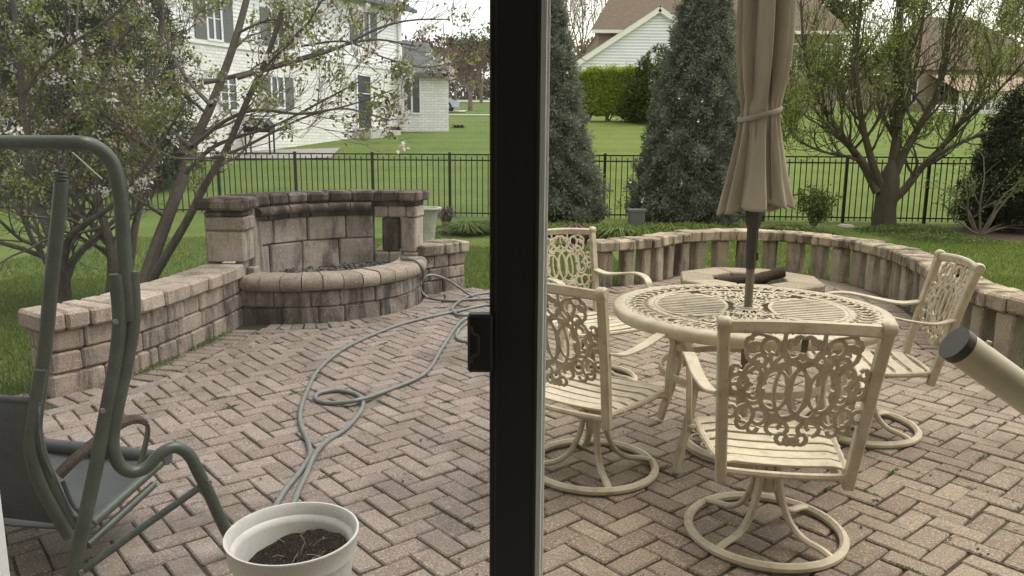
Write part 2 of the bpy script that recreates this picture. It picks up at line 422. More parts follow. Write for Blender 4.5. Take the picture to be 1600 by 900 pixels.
wf.box(-.78, .9, -.02, 1.32, 1.08, .13)
tag(wf.build('wall_front', M['ext_wall']), kind='structure')

# ------------------------------------------------------------------ patio
LEFT = Path2(cr([(-2.70, 4.30), (-2.54, 4.52), (-2.42, 4.80), (-2.33, 5.3), (-2.27, 5.8), (-2.25, 6.26)], 8))     # front face of the left seat wall
RIGHT = Path2(cr([(0.93, 8.02), (1.34, 8.22), (1.66, 8.48), (1.97, 8.86), (2.42, 9.15), (2.95, 9.16), (3.42, 8.86), (3.70, 8.30), (3.73, 7.6), (3.58, 6.7), (3.38, 5.95), (3.27, 5.4), (3.36, 4.95), (3.62, 4.5), (4.0, 4.1)], 8))   # front (inner) face of the right one
FL, FR = Vector((-2.27, 6.28)), Vector((-.90, 7.53))
FM = (FL + FR) / 2; FT = (FR - FL).normalized(); FN = Vector((FT.y, -FT.x)); HC = (FR - FL).length / 2
FS = .52; FRAD = (HC * HC + FS * FS) / (2 * FS)
CB = FM + FN * (FRAD - FS)           # centre of the back arc
CF = FM - FN * (FRAD - FS)           # centre of the basin's front arc
HALF = math.degrees(math.asin(HC / FRAD))
def back(phi, dr=0.0):               # dr > 0: deeper into the wall
    a = math.radians(phi); return CB + (FRAD + dr) * (-FN * math.cos(a) + FT * math.sin(a))
def front(phi, dr=0.0):              # dr > 0: outwards
    a = math.radians(phi); return CF + (FRAD + dr) * (FN * math.cos(a) + FT * math.sin(a))
POLY = [(-5.2, .95), (-5.2, 4.22), (-2.78, 4.27)] + [(p.x - .1, p.y) for p in LEFT.P[::4]] + [tuple(back(f, .1)) for f in range(-50, 60, 10)] + [(-.6, 8.05), (-.42, 7.92), (.2, 8.02), (.8, 8.12)] + [tuple(RIGHT.off(d, .1)) for d in np.linspace(.1, RIGHT.L, 40)] + [(5.4, 3.6), (5.4, .95)]
def inside(x, y):
    c = False; j = len(POLY) - 1
    for i in range(len(POLY)):
        xi, yi = POLY[i]; xj, yj = POLY[j]
        if (yi > y) != (yj > y) and x < (xj - xi) * (y - yi) / (yj - yi) + xi: c = not c
        j = i
    return c
pb = MB(); pb.V = [(x, y, -.011) for x, y in POLY]; pb.F = [tuple(range(len(POLY)))]
patio = tag(pb.build('patio', M['joint']), 'patio of tan concrete pavers laid in herringbone', kind='structure')
rng = random.Random(5)
# pavers: herringbone fitted to the photograph, 0.2 x 0.1 m at 40 degrees
PA = math.radians(40.2); E1 = Vector((math.cos(PA), math.sin(PA))); E2 = Vector((-math.sin(PA), math.cos(PA)))
def paver_mesh(k, L, W):
    r2 = random.Random(k); b = MB(); h = .0045
    hx, hy = L / 2 - h * r2.uniform(.7, 1.3), W / 2 - h * r2.uniform(.7, 1.3)
    j = lambda: r2.uniform(-.003, .003)
    C = [(-hx + j(), -hy + j(), -.05), (hx + j(), -hy + j(), -.05), (hx + j(), hy + j(), -.05), (-hx + j(), hy + j(), -.05)]
    C += [(c[0] + j() * .5, c[1] + j() * .5, 0) for c in C]
    b.hexa(C, .0055)
    me = bpy.data.meshes.new('paver'); me.from_pydata(b.V, [], b.F); me.materials.append(M['paver']); return me
PAV = [paver_mesh(k, .2, .1) for k in range(10)]
slots = []
for i in range(-60, 110):
    for j in range(-75, 120):
        k = (i - j) % 4
        if k == 3: cx, cy, a = i + 1.0, j + .5, PA
        elif k == 2: cx, cy, a = i + .5, j + 1.0, PA + math.pi / 2
        else: continue
        p = E1 * ((cx - .28) * .1) + E2 * (cy * .1)
        if p.y < 1.05 or p.y > 9.6 or not inside(p.x, p.y): continue
        slots.append((p.x, p.y, a))
# courses along the left wall, the basin and the right wall: soldiers against the wall, stretchers next to them
border = []
def courses(path, side, d0, d1, st=.1025):
    d = d0
    while d < d1:
        q = path.off(d + .05, side * .115); t = path.tan(d + .05); border.append((q.x, q.y, math.atan2(t.y, t.x) + math.pi / 2)); d += st
    d = d0
    while d < d1:
        q = path.off(d + .1, side * .27); t = path.tan(d + .1); border.append((q.x, q.y, math.atan2(t.y, t.x))); d += .203
courses(LEFT, -1, -.55, LEFT.L - .28)
BASIN = Path2([front(f) for f in np.linspace(-HALF + 14, HALF, 30)])
courses(BASIN, -1, 0, BASIN.L - .02, .0905)
courses(RIGHT, -1, 0, RIGHT.L)
BP = np.array([tuple(path.pos(d)) for path in (LEFT, BASIN, RIGHT) for d in np.linspace(-.4 if path is LEFT else 0, path.L, 70)])
def near_border(x, y): return float(((BP - (x, y)) ** 2).sum(1).min()) < .235 ** 2
slots = [s for s in slots if not near_border(s[0], s[1])]
allp = [(x, y, a, 0.0) for x, y, a in slots] + [(x, y, a, .0035) for x, y, a in border]
def area(p):
    x, y, a, _ = p; u, v = proj((x, y, 0))
    if not (-30 < u < 1630 and v < 930): return 0
    if 770 < u < 835: return 0
    if v > 560 and u < 225 and v > 640: return 1e-6
    if 1090 < u < 1400 and 540 < v < 760: return 1e-5
    if 345 < u < 565 and v > 800: return 1e-6
    return 1 / (y * y * y)
allp.sort(key=area, reverse=True)
rest = []
for n, (x, y, a, dz) in enumerate(allp):
    me = PAV[rng.randrange(10)]
    rot = Matrix.Translation((x + rng.uniform(-.0015, .0015), y + rng.uniform(-.0015, .0015), dz + rng.uniform(-.0045, .003))) @ Matrix.Rotation(a + rng.uniform(-.012, .012) + (math.pi if rng.random() < .5 else 0), 4, 'Z') @ Matrix.Rotation(rng.uniform(-.012, .012), 4, 'X') @ Matrix.Rotation(rng.uniform(-.008, .008), 4, 'Y')
    if n < 300:
        o = bpy.data.objects.new('paver', me); col.objects.link(o); o.parent = patio; o.matrix_local = rot
    else:
        u, v = proj((x, y, 0))
        if -700 < u < 2300: rest.append((me, rot))
rb = MB()
for me, rot in rest:
    n = len(rb.V); rb.V += [tuple(rot @ v.co) for v in me.vertices]; rb.F += [tuple(n + i for i in p.vertices) for p in me.polygons]
tag(rb.build('paver_field', M['paver'], patio), kind='stuff')

# ------------------------------------------------------------------ masonry
def jit(C, a, r): return [Vector(p) + Vector((r.uniform(-a, a), r.uniform(-a, a), r.uniform(-a, a) * .6)) for p in C]
def block(parent, name, m, q0, q1, q2, q3, z0, z1, c=.012, j=.004, r=rng):
    """q0..q3 anticlockwise plan corners"""
    C = [(q.x, q.y, z0) for q in (q0, q1, q2, q3)] + [(q.x, q.y, z1) for q in (q0, q1, q2, q3)]
    b = MB(); b.hexa(jit(C, j, r), c * r.uniform(.8, 1.3)); return b.build(name, m, parent)
def wall_course(parent, name, m, path, d0, d1, o0, o1, z0, z1, lens, gap=.004, c=.012, j=.004, proud=.008, start=0.0):
    """blocks along a path between offsets o0 (front) and o1 (back, to the left)"""
    d = d0 - start
    while d < d1 - .02:
        L = rng.choice(lens); e = d + L
        if d1 - e < min(lens) * .45: e = d1
        a = max(d, d0); p = rng.uniform(-proud, proud)
        if e - a > .03:
            block(parent, name, m, path.off(a + gap, o0 + p), path.off(e - gap, o0 + p), path.off(e - gap, o1), path.off(a + gap, o1), z0 + .003, z1 - .003, c, j)
        d = e
# left seat wall
lw = thing('seat_wall', 'low curved tan block seat wall in front of the blossom trees', 'wall', (LEFT.P[0].x, LEFT.P[0].y, 0))
for k in range(3):
    wall_course(lw, 'stone', M['wall_stone'], LEFT, .02, LEFT.L + .02, 0, .27, k * .128 - (.03 if k == 0 else 0), (k + 1) * .128, (.2, .26, .32, .38), start=(0, .14, .05)[k])
wall_course(lw, 'capstone', M['cap_stone'], LEFT, -.02, LEFT.L + .03, -.04, .30, .384, .50, (.14, .2, .26, .3), c=.014)
# fountain
fo = thing('garden_fountain', 'curved stone wall fountain with dark stained cap and half-round basin', 'fountain', (FM.x, FM.y, 0))
class Arc:
    def __init__(s, fn, f0, f1): s.fn = fn; s.f0 = f0; s.f1 = f1; s.L = math.radians(f1 - f0) * FRAD
    def off(s, d, o): return s.fn(s.f0 + math.degrees(d / FRAD), o)
def arc_course(parent, name, m, fn, f0, f1, o0, o1, z0, z1, lens, c=.012, j=.004, proud=.006, gap=.003, flip=False):
    arc = Arc(fn, f0, f1); d = 0.0
    while d < arc.L - .02:
        e = d + rng.choice(lens)
        if arc.L - e < min(lens) * .5: e = arc.L
        p = rng.uniform(-proud, proud)
        q = [arc.off(d + gap, o0 + p), arc.off(e - gap, o0 + p), arc.off(e - gap, o1), arc.off(d + gap, o1)]
        if flip: q = q[::-1]
        block(parent, name, m, *q, z0 + .002, z1 - .002, c, j); d = e
# basin: two courses and a bullnosed rim
arc_course(fo, 'basin_stone', M['basin_stone'], front, -HALF, HALF, 0, -.2, -.03, .135, (.22, .3, .36), flip=False)
arc_course(fo, 'basin_stone', M['basin_stone'], front, -HALF, HALF, .004, -.2, .135, .27, (.24, .3, .34), flip=False)
def bullnose(parent, name, m, fn, f0, f1, o_in, o_out, z0, z1, L):
    n = max(1, round(math.radians(f1 - f0) * FRAD / L)); h = (z1 - z0) / 2; s = 1 if o_out > o_in else -1
    prof = [(o_in, z0), (o_in, z1)] + [(o_out - s * h * .9 + s * h * .9 * math.sin(t), (z0 + z1) / 2 + h * math.cos(t)) for t in np.linspace(0, math.pi, 6)]
    for k in range(n):
        a0 = f0 + (f1 - f0) * k / n + .22; a1 = f0 + (f1 - f0) * (k + 1) / n - .22; b = MB(); dz = rng.uniform(-.003, .003)
        for a in (a0, (a0 + a1) / 2, a1):
            for (o, z) in prof:
                q = fn(a, o + rng.uniform(-.004, .004)); b.V.append((q.x, q.y, z + dz + rng.uniform(-.002, .002)))
        m_ = len(prof)
        for i in range(2):
            for p in range(m_): b.F.append((i * m_ + p, i * m_ + (p + 1) % m_, (i + 1) * m_ + (p + 1) % m_, (i + 1) * m_ + p))
        b.F.append(tuple(range(m_))); b.F.append(tuple(range(3 * m_ - 1, 2 * m_ - 1, -1)))
        b.build(name, m, parent, smooth=True, angle=50, fix=True)
bullnose(fo, 'rim_stone', M['rim_stone'], front, -HALF + 2, HALF - 1.5, -.22, .055, .272, .398, .16)
# back wall: hidden core, panel blocks, shelf, open columns on the right, cap
arc_course(fo, 'core_stone', M['basin_stone'], back, -52, 34, .07, .28, -.03, .90, (.35, .4), flip=True)
def steps(f0, f1, n):
    return [(f0 + (f1 - f0) * k / n, f0 + (f1 - f0) * (k + 1) / n) for k in range(n)]
def apiece(name, m, fa, fb, o0, o1, z0, z1, c=.014, j=.005):
    pr = rng.uniform(-.008, .008)
    return block(fo, name, m, back(fa, o0 + pr), back(fb, o0 + pr), back(fb, o1), back(fa, o1), z0, z1, c, j)
PF0, PF1 = -37.5, 33.5
for zz0, zz1, cuts in ((.30, .575, (0, .19, .47, .75, 1)), (.58, .80, (0, .24, .52, .80, 1))):
    for a, b_ in zip(cuts, cuts[1:]):
        apiece('panel_stone', M['panel_stone'], PF0 + (PF1 - PF0) * a + .25, PF0 + (PF1 - PF0) * b_ - .25, 0, .068, zz0, zz1 - .004, .010, .005)
for k, (a, b_) in enumerate(steps(PF0, PF1, 11)):
    apiece('thin_stone', M['dark_cap'], a + .2, b_ - .2, -.005 if k % 2 else -.02, .068, .803, .852, .008)
bullnose(fo, 'shelf_stone', M['dark_cap'], back, PF0, PF1 - .5, .068, -.10, .848, .928, .22)
# left pier, standing at the end of the seat wall
pt = Vector((LEFT.tan(LEFT.L).x, LEFT.tan(LEFT.L).y)); pn = Vector((-pt.y, pt.x))
pc = Vector((-2.235, 6.33))
def pier(name, m, a0, a1, b0, b1, z0, z1, c=.014, j=.004):
    q = [pc + Vector((-a, 0)) + Vector((0, b)) for a, b in ((a1, b0), (a0, b0), (a0, b1), (a1, b1))]
    return block(fo, name, m, *q, z0, z1, c, j)
pier('pier_stone', M['panel_stone'], -.01, .30, 0, .26, .50, .762)
pier('pier_stone', M['panel_stone'], -.03, .31, -.01, .26, .765, .875)
pier('pier_stone', M['dark_cap'], -.01, .31, .0, .26, .878, .93)
pier('pier_stone', M['basin_stone'], 0, .28, .27, .52, -.03, .93)
for fa, fb in ((-50.5, -46.2), (-45.6, -41.5), (-41.0, -38.2)):
    apiece('jamb_stone', M['panel_stone'], fa, fb, .0, .2, .36, .80, .008)
apiece('jamb_stone', M['panel_stone'], -51, -38.0, -.005, .2, .803, .90, .012)
apiece('jamb_stone', M['panel_stone'], -45, -38.4, -.07, .0, .30, .43, .012)
pier('cap_stone', M['dark_cap'], -.05, .37, -.05, .35, .935, 1.03, .018, .006)
# right: sill, columns, lintel, course, cap
for a, b_ in ((33.8, 41), (41.3, 48), (48.3, 57)): apiece('sill_stone', M['panel_stone'], a, b_, -.01, .22, -.03, .43, .014)
apiece('column_stone', M['dark_cap'], 37.8, 45.6, .03, .2, .432, .775, .014)
apiece('column_stone', M['panel_stone'], 47.6, 55.8, .0, .22, .432, .775, .014)
for a, b_ in ((33.8, 41), (41.2, 50.5), (50.7, 56.3)): apiece('lintel_stone', M['panel_stone'], a, b_, -.005, .22, .778, .882, .014)
apiece('thin_stone', M['dark_cap'], 33.8, 56.0, .01, .22, .885, .932, .008)
for k, (a, b_) in enumerate(steps(-45.5, 33.8, 6)): apiece('thin_stone', M['dark_cap'], a + .2, b_ - .2, .01, .25, .90, .932, .006)
for k, (a, b_) in enumerate(steps(-48, 58.2, 9)): apiece('cap_stone', M['dark_cap'], a + .15, b_ - .15, -.05, .29, .936, 1.035, .02, .006)
fl = MB(); fl.V = [(front(f, -.19).x, front(f, -.19).y, .31) for f in np.linspace(-HALF + 3, HALF - 3, 24)] + [(back(f, .03).x, back(f, .03).y, .31) for f in np.linspace(HALF - 3, -HALF + 3, 24)]
fl.F = [tuple(range(len(fl.V)))]; fl.build('basin_floor', M['basin_stone'], fo)
# pebbles in the basin
pebs = MB()
for k in range(420):
    f = rng.uniform(-HALF + 6, HALF - 6); q0, q1 = back(f, -.03), front(f, -.22); t = rng.random(); q = q0.lerp(q1, t)
    s = rng.uniform(.014, .034); n0 = len(pebs.V)
    ico = [(1, 0, 0), (-1, 0, 0), (0, 1, 0), (0, -1, 0), (0, 0, 1), (0, 0, -1)]
    A = rng.uniform(0, 6.3); el = rng.uniform(.6, 1)
    for (x, y, z) in ico + [(.7, .7, .1), (-.7, .7, -.1), (-.7, -.7, .1), (.7, -.7, -.1)]:
        X, Y = x * s, y * s * el; pebs.V.append((q.x + X * math.cos(A) - Y * math.sin(A), q.y + X * math.sin(A) + Y * math.cos(A), .325 + rng.uniform(0, .012) + z * s * .55))
    for tt in ((0, 6, 4), (6, 2, 4), (2, 7, 4), (7, 1, 4), (1, 8, 4), (8, 3, 4), (3, 9, 4), (9, 0, 4), (6, 0, 5), (2, 6, 5), (7, 2, 5), (1, 7, 5), (8, 1, 5), (3, 8, 5), (9, 3, 5), (0, 9, 5)):
        pebs.F.append(tuple(n0 + i for i in tt))
tag(pebs.build('pebbles', M['pebble'], smooth=True, angle=180), 'dark wet pebbles lying in the fountain basin', 'pebbles', kind='stuff')
# right pier wall of the fountain
RP = Path2([(-.905, 7.535), (-.49, 7.965)])
rp = thing('stone_pier', 'short block pier with tan capstones right of the fountain', 'wall', (-.7, 7.75, 0))
for k in range(3): wall_course(rp, 'stone', M['wall_stone'], RP, .03, RP.L, 0, .27, k * .128 - (.03 if k == 0 else 0), (k + 1) * .128, (.2, .26, .3), start=(0, .12, .05)[k])
wall_course(rp, 'capstone', M['seat_cap'], RP, 0, RP.L + .04, -.03, .30, .384, .50, (.2, .3))
# right curved seat wall: upright stones under a ring of capstones
rw = thing('curved_seat_wall', 'long curved seat wall of upright stones and capstones round the fire pit', 'wall', (RIGHT.P[0].x, RIGHT.P[0].y, 0))
d = .06; k = 0
while d < RIGHT.L - .1:
    w = rng.uniform(.135, .155); dp = rng.uniform(.13, .15)
    block(rw, 'upright_stone', M['pillar_stone'], RIGHT.off(d, .045), RIGHT.off(d + w, .045), RIGHT.off(d + w, .045 + dp), RIGHT.off(d, .045 + dp), -.03, .372, .014, .008)
    d += rng.uniform(.262, .278)
d = 0.0
while d < RIGHT.L - .05:
    w = rng.choice((.17, .2, .23, .26)); e = min(RIGHT.L, d + w)
    block(rw, 'capstone', M['seat_cap'], RIGHT.off(d + .003, 0), RIGHT.off(e - .003, 0), RIGHT.off(e - .003, .31), RIGHT.off(d + .003, .31), .375 + rng.uniform(-.002, .003), .487 + rng.uniform(-.008, .008), .014, .010); d = e
# fire pit
FP = Vector((2.28, 7.28))
fp = thing('fire_pit', 'low octagonal tan stone fire pit inside the curved seat wall', 'fire pit', (FP.x, FP.y, 0))
for k in range(8):
    a0, a1 = math.radians(45 * k + 12), math.radians(45 * k + 57)
    o0, o1 = (FP + Vector((math.cos(a), math.sin(a))) * .69 for a in (a0, a1)); i0, i1 = (FP + Vector((math.cos(a), math.sin(a))) * .36 for a in (a0, a1))
    block(fp, 'ring_stone', M['pit_stone'], i0, o0, o1, i1, .12, .24, .012, .004)
    o0, o1 = (FP + Vector((math.cos(a), math.sin(a))) * .66 for a in (a0, a1)); i0, i1 = (FP + Vector((math.cos(a), math.sin(a))) * .40 for a in (a0, a1))
    block(fp, 'base_stone', M['pillar_stone'], i0, o0, o1, i1, -.03, .117, .012, .004)
ash = MB(); ash.lathe([(0.001, .10), (.2, .09), (.385, .06)], 20, (FP.x, FP.y, 0)); ash.build('ash_bed', M['soil'], fp, True)
def log(a, b_, r, lab):
    P = [a.lerp(b_, t) for t in np.linspace(0, 1, 7)]
    P = [p + Vector((rng.uniform(-.008, .008), rng.uniform(-.008, .008), rng.uniform(-.006, .006))) for p in P]
    l = MB(); l.tube(P, [r * rng.uniform(.85, 1.12) for _ in P], 9); tag(l.build('log', M['log'], smooth=True, angle=50), lab, 'log', 'charred logs in the fire pit')
log(Vector((1.96, 7.28, .20)), Vector((2.38, 7.36, .21)), .055, 'charred log lying flat in the fire pit behind the umbrella pole')
log(Vector((2.2, 7.1, .22)), Vector((2.56, 7.18, .315)), .055, 'dark charred log propped on the right rim of the fire pit')

# ------------------------------------------------------------------ cream cast-aluminium furniture
SQ = [(-1, -1), (1, -1), (1, 1), (-1, 1)]
def rectprof(w, h, c=.25):
    c *= min(w, h); return [(-w + c, -h), (w - c, -h), (w, -h + c), (w, h - c), (w - c, h), (-w + c, h), (-w, h - c), (-w, -h + c)]
def arc2(cx, cy, rx, ry, a0, a1, n=12):
    return [(cx + rx * math.cos(math.radians(a)), cy + ry * math.sin(math.radians(a))) for a in np.linspace(a0, a1, n)]
def chair_parts(root):
    c, st = M['cream'], M['cream_strap']
    # base ring and four swept legs
    b = MB(); b.tube([(.285 * math.cos(a), .285 * math.sin(a), .017) for a in np.linspace(0, 2 * math.pi, 49)[:-1]], 1, prof=rectprof(.017, .018, .7), closed=True, up=(0, 0, 1))
    b.build('base_ring', c, root, True, 40)
    for k in range(4):
        a = math.radians(45 + 90 * k); P = cr([(.276, .024), (.235, .036), (.165, .046), (.108, .085), (.072, .15), (.052, .22), (.046, .29)], 4)
        b = MB(); b.tube([(p.x * math.cos(a), p.x * math.sin(a), p.y) for p in (Vector((q.x, q.y)) for q in (Vector((x.x, x.y, 0)) for x in P))], 1, prof=rectprof(.015, .011, .7), up=(-math.sin(a) * .001, math.cos(a) * .001, 1) if False else None)
        b.build('leg', c, root, True, 40)
    b = MB(); b.lathe([(.001, .18), (.03, .18), (.034, .2), (.034, .285), (.04, .29), (.04, .305), (.026, .31), (.026, .322), (.001, .322)], 18); b.build('post', c, root, True)
    b = MB(); b.box(-.09, -.10, .312, .09, .10, .327, .004); b.box(-.14, -.03, .320, .14, .03, .345, .004); b.box(-.05, .06, .275, .05, .14, .312, .01); b.build('swivel_plate', c, root)
    # seat frame
    SZ = .362
    fr = [(-.205, -.255), (-.225, -.10), (-.245, .08), (-.25, .19), (-.215, .235), (0, .25), (.215, .235), (.25, .19), (.245, .08), (.225, -.10), (.205, -.255)]
    def sz(y): return SZ + .02 * max(0, (y - .1) / .13) ** 2 * (-.6) + .012 * ((y + .02) / .25) ** 2
    b = MB(); b.tube([(p.x, p.y, sz(p.y)) for p in cr([(x, y, 0) for x, y in fr], 4)], .0135, 8)
    b.tube([(x, -.262 - .02 * (1 - (x / .21) ** 2), SZ - .004) for x in np.linspace(-.215, .215, 11)], .0135, 8)
    b.tube([(-.225, -.02, SZ - .02), (0, -.02, SZ - .035), (.225, -.02, SZ - .02)], .011, 6); b.tube([(-.23, .1, SZ - .02), (0, .1, SZ - .035), (.23, .1, SZ - .02)], .011, 6)
    b.build('seat_frame', c, root, True)
    edge_y = [q[1] for q in fr[:4]]; edge_x = [-q[0] for q in fr[:4]]
    for k in range(6):
        y0 = -.205 + k * .079; w = float(np.interp(y0, edge_y, edge_x)) + .012; b = MB(); n = 9; hw = .030
        xs = np.linspace(-w, w, n)
        top = [(x, y0, sz(y0) + .017 - .012 * (1 - (x / w) ** 2) - (.018 if i in (0, n - 1) else 0)) for i, x in enumerate(xs)]
        b.tube(top, 1, prof=rectprof(.0045, hw, .4), up=(0, 1, 0)); b.build('slat', st, root, True, 40)
    # back: stiles, finials, top rail, lattice
    def bk(u, z):
        """a point of the back: u across, z height"""
        t = (z - .40) / .52; return (u, -.265 - .115 * t - .02 * t * t - .028 * (1 - (u / .26) ** 2), z)
    def half(z): return .213 + .036 * (z - .36) / .56
    for s in (-1, 1):
        P = [bk(s * half(z), z) for z in np.linspace(.318, .908, 9)]
        b = MB(); b.tube(P, 1, prof=rectprof(.019, .018, .3), up=(0, 1, .2)); b.build('stile', c, root, True, 30)
        f = bk(s * half(.91), .908); b = MB(); b.tube([(f[0] + dx, f[1], f[2]) for dx in np.linspace(-.021, .021, 5)], [.02, .0265, .025, .0265, .02], 12); b.build('finial', c, root, True, 50)
    b = MB(); b.tube([bk(u, .897 + .012 * (1 - (u / .25) ** 2)) for u in np.linspace(-.24, .24, 13)], 1, prof=rectprof(.012, .021, .5), up=(0, .2, 1)); b.build('top_rail', c, root, True, 40)
    b = MB(); R0 = .0066; LPR = rectprof(1.12, .75, .45)
    def sc2(P2, r=R0):                 # P2 in photo-crop units: 0.52 mm each, centre (765, 480) -> z .665
        b.tube([bk((x - 765) * .00048, .683 - (y - 470) * .00056) for x, y in P2], r, prof=LPR, up=(0, 1, .25))
    E_ = lambda cx, cy, rx, ry, a0, a1, n=12, r=R0: sc2(arc2(cx, cy, rx, ry, a0, a1, n), r)
    for dx, rx, ry in ((-156, 92, 132), (-52, 104, 196), (52, 104, 196), (156, 92, 132), (-92, 170, 178), (92, 170, 178)): E_(769 + dx, 470, rx, ry, 0, 360, 26, .0056)
    for s in (-1, 1):
        X = lambda x: 765 + s * (x - 765)
        def A(cx, cy, r, a0, a1, n=11, ry=None, w=R0):
            P = arc2(cx, cy, r, ry or r, a0, a1, n); sc2([(X(x), y) for x, y in P], w)
        A(482, 372, 72, 100, 395); A(482, 372, 36, 180, 420, 9, None, .0062); A(482, 500, 66, -35, 262); A(482, 500, 30, -60, 190, 9, None, .0062)      # side C scrolls
        A(375, 440, 62, 60, 300, 9); A(352, 355, 32, 0, 330, 9); A(352, 480, 36, 30, 360, 9); A(410, 430, 28, 0, 360, 10, 40, .007)
        A(555, 192, 55, 110, 400); A(620, 265, 58, -60, 220); A(470, 235, 62, 60, 290, 9); A(430, 180, 34, 0, 300, 9); A(500, 285, 40, 0, 360, 10)         # upper corner fleur
        A(700, 205, 62, 20, 300); A(735, 158, 34, 150, 420, 8, None, .007); A(640, 190, 34, 100, 380, 8, None, .0065)                                    # top middle
        A(440, 640, 58, 80, 390); A(345, 630, 40, 0, 330, 9); A(530, 650, 52, -150, 160); A(430, 700, 40, 0, 250, 8); A(500, 725, 36, 0, 300, 8)          # lower corner
        A(660, 722, 72, 110, 400, 12, 48); A(640, 690, 40, 180, 420, 8); A(700, 790, 36, 60, 360, 9, None, .007); A(745, 805, 22, 0, 360, 8, None, .008)  # bottom middle
        sc2([(X(310), 350), (X(322), 470), (X(305), 650)], .004); sc2([(X(400), 150), (X(470), 120), (X(560), 132)], .0045)
        sc2([(X(765), 135), (X(765), 215)], .009); sc2([(X(585), 300), (X(640), 240)], .006); sc2([(X(560), 420), (X(520), 440)], .006); sc2([(X(590), 660), (X(650), 620)], .006)
        sc2([(X(300), 430), (X(330), 440)], .006); sc2([(X(430), 150), (X(450), 105)], .006); sc2([(X(640), 160), (X(640), 95)], .006); sc2([(X(310), 650), (X(285), 660)], .006); sc2([(X(345), 350), (X(275), 340)], .006)
    b.build('back_lattice', c, root, True, 60)
    for s in (-1, 1):
        p0 = bk(s * half(.655), .655)
        P = cr([(p0[0], p0[1] + .012, .652), (s * .262, -.235, .635), (s * .288, -.12, .648), (s * .302, .02, .672), (s * .304, .12, .668), (s * .300, .175, .640), (s * .296, .19, .60)], 5)
        b = MB(); b.tube(P, 1, prof=rectprof(.024, .006, .5), up=(0, .5, 1)); b.build('armrest', c, root, True, 40)
        P = cr([(s * .296, .188, .615), (s * .292, .165, .52), (s * .29, .155, .43), (s * .282, .175, .335)], 5)
        b = MB(); b.tube(P, 1, prof=rectprof(.011, .020, .3), up=(0, 1, .1)); b.tube([(s * .288, .155, .36), (s * .235, .12, .362)], .011, 6); b.build('arm_support', c, root, True, 40)
def make_chair(loc, rz, label):
    return thing('swivel_chair', label, 'chair', loc, 'cream swivel chairs round the table', rz, flat=False)
def copy_tree(src, loc, rz, label):
    r = src.copy(); col.objects.link(r); r.location = loc; r.rotation_euler = (0, 0, rz); r['label'] = label
    for ch in src.children:
        k = ch.copy(); col.objects.link(k); k.parent = r
    return r
ch0 = make_chair((.975, 2.74, 0), math.radians(-8), 'cream scrollwork swivel chair nearest the camera with its back turned')
chair_parts(ch0)
copy_tree(ch0, (.375, 3.34, 0), math.radians(-36), 'cream swivel chair beside the dark door frame, arm reaching under the table edge')
copy_tree(ch0, (.50, 4.72, 0), math.radians(-153), 'far cream swivel chair in front of the curved seat wall, partly hidden by another chair')
copy_tree(ch0, (1.84, 3.88, 0), math.radians(80), 'cream swivel chair on the right side of the table facing left')

# table
TC = Vector((1.13, 3.60)); TH = .715
tb = thing('patio_table', 'round cream cast patio table with pierced lattice top', 'table', (TC.x, TC.y, 0), flat=False); tb.scale = (1.02, 1.02, 1)
b = MB(); b.tube([(.605 * math.cos(a), .605 * math.sin(a), TH - .02) for a in np.linspace(0, 2 * math.pi, 73)[:-1]], 1, prof=[(-.028, -.036), (.010, -.036), (.022, -.020), (.022, .004), (.012, .017), (-.028, .019)], closed=True, up=(0, 0, 1), n=6)
b.build('rim', M['cream'], tb, True, 50, fix=True)
b = MB(); FLT = rectprof(.0058, .002, .4); FLN = rectprof(.0045, .0018, .4)
def flat(P2, prof=FLT, closed=False, z=TH - .004): b.tube([(x, y, z) for x, y in P2], 1, prof=prof, closed=closed, up=(0, 0, 1))
def ringp(r, n=60): return [(r * math.cos(a), r * math.sin(a)) for a in np.linspace(0, 2 * math.pi, n + 1)[:-1]]
for r in (.575, .445, .06): flat(ringp(r), rectprof(.008, .0018), True)
flat(ringp(.036, 20), rectprof(.012, .0018), True)
nC = 52
for k in range(nC):                                  # two interlaced chains of scrolls in the outer band
    a = 2 * math.pi * k / nC; cx, cy = .508 * math.cos(a), .508 * math.sin(a)
    flat([(cx + (.060 * math.cos(t)) * math.cos(a) - .036 * math.sin(t) * math.sin(a), cy + (.060 * math.cos(t)) * math.sin(a) + .036 * math.sin(t) * math.cos(a)) for t in np.linspace(0, 2 * math.pi, 15)[:-1]], FLT, True)
    cx, cy = .548 * math.cos(a + .09), .548 * math.sin(a + .09); flat([(cx + .022 * math.cos(t), cy + .022 * math.sin(t)) for t in np.linspace(0, 2 * math.pi, 9)[:-1]], FLN, True)
    cx, cy = .470 * math.cos(a + .09), .470 * math.sin(a + .09); flat([(cx + .020 * math.cos(t), cy + .020 * math.sin(t)) for t in np.linspace(0, 2 * math.pi, 9)[:-1]], FLN, True)
TR = math.radians(-14)                               # the two barred lobes lie left and right of the pole
def rot2(P2): return [(x * math.cos(TR) - y * math.sin(TR), x * math.sin(TR) + y * math.cos(TR)) for x, y in P2]
for s in (-1, 1):
    flat(rot2(arc2(s * .262, 0, .165, .27, 0, 360, 41)[:-1]), rectprof(.008, .0018), True)
    for y in np.arange(-.24, .25, .04):
        w = .165 * math.sqrt(max(.0001, 1 - (y / .27) ** 2)); flat(rot2([(s * .262 - w, y), (s * .262, y), (s * .262 + w, y)]), rectprof(.0105, .0012))
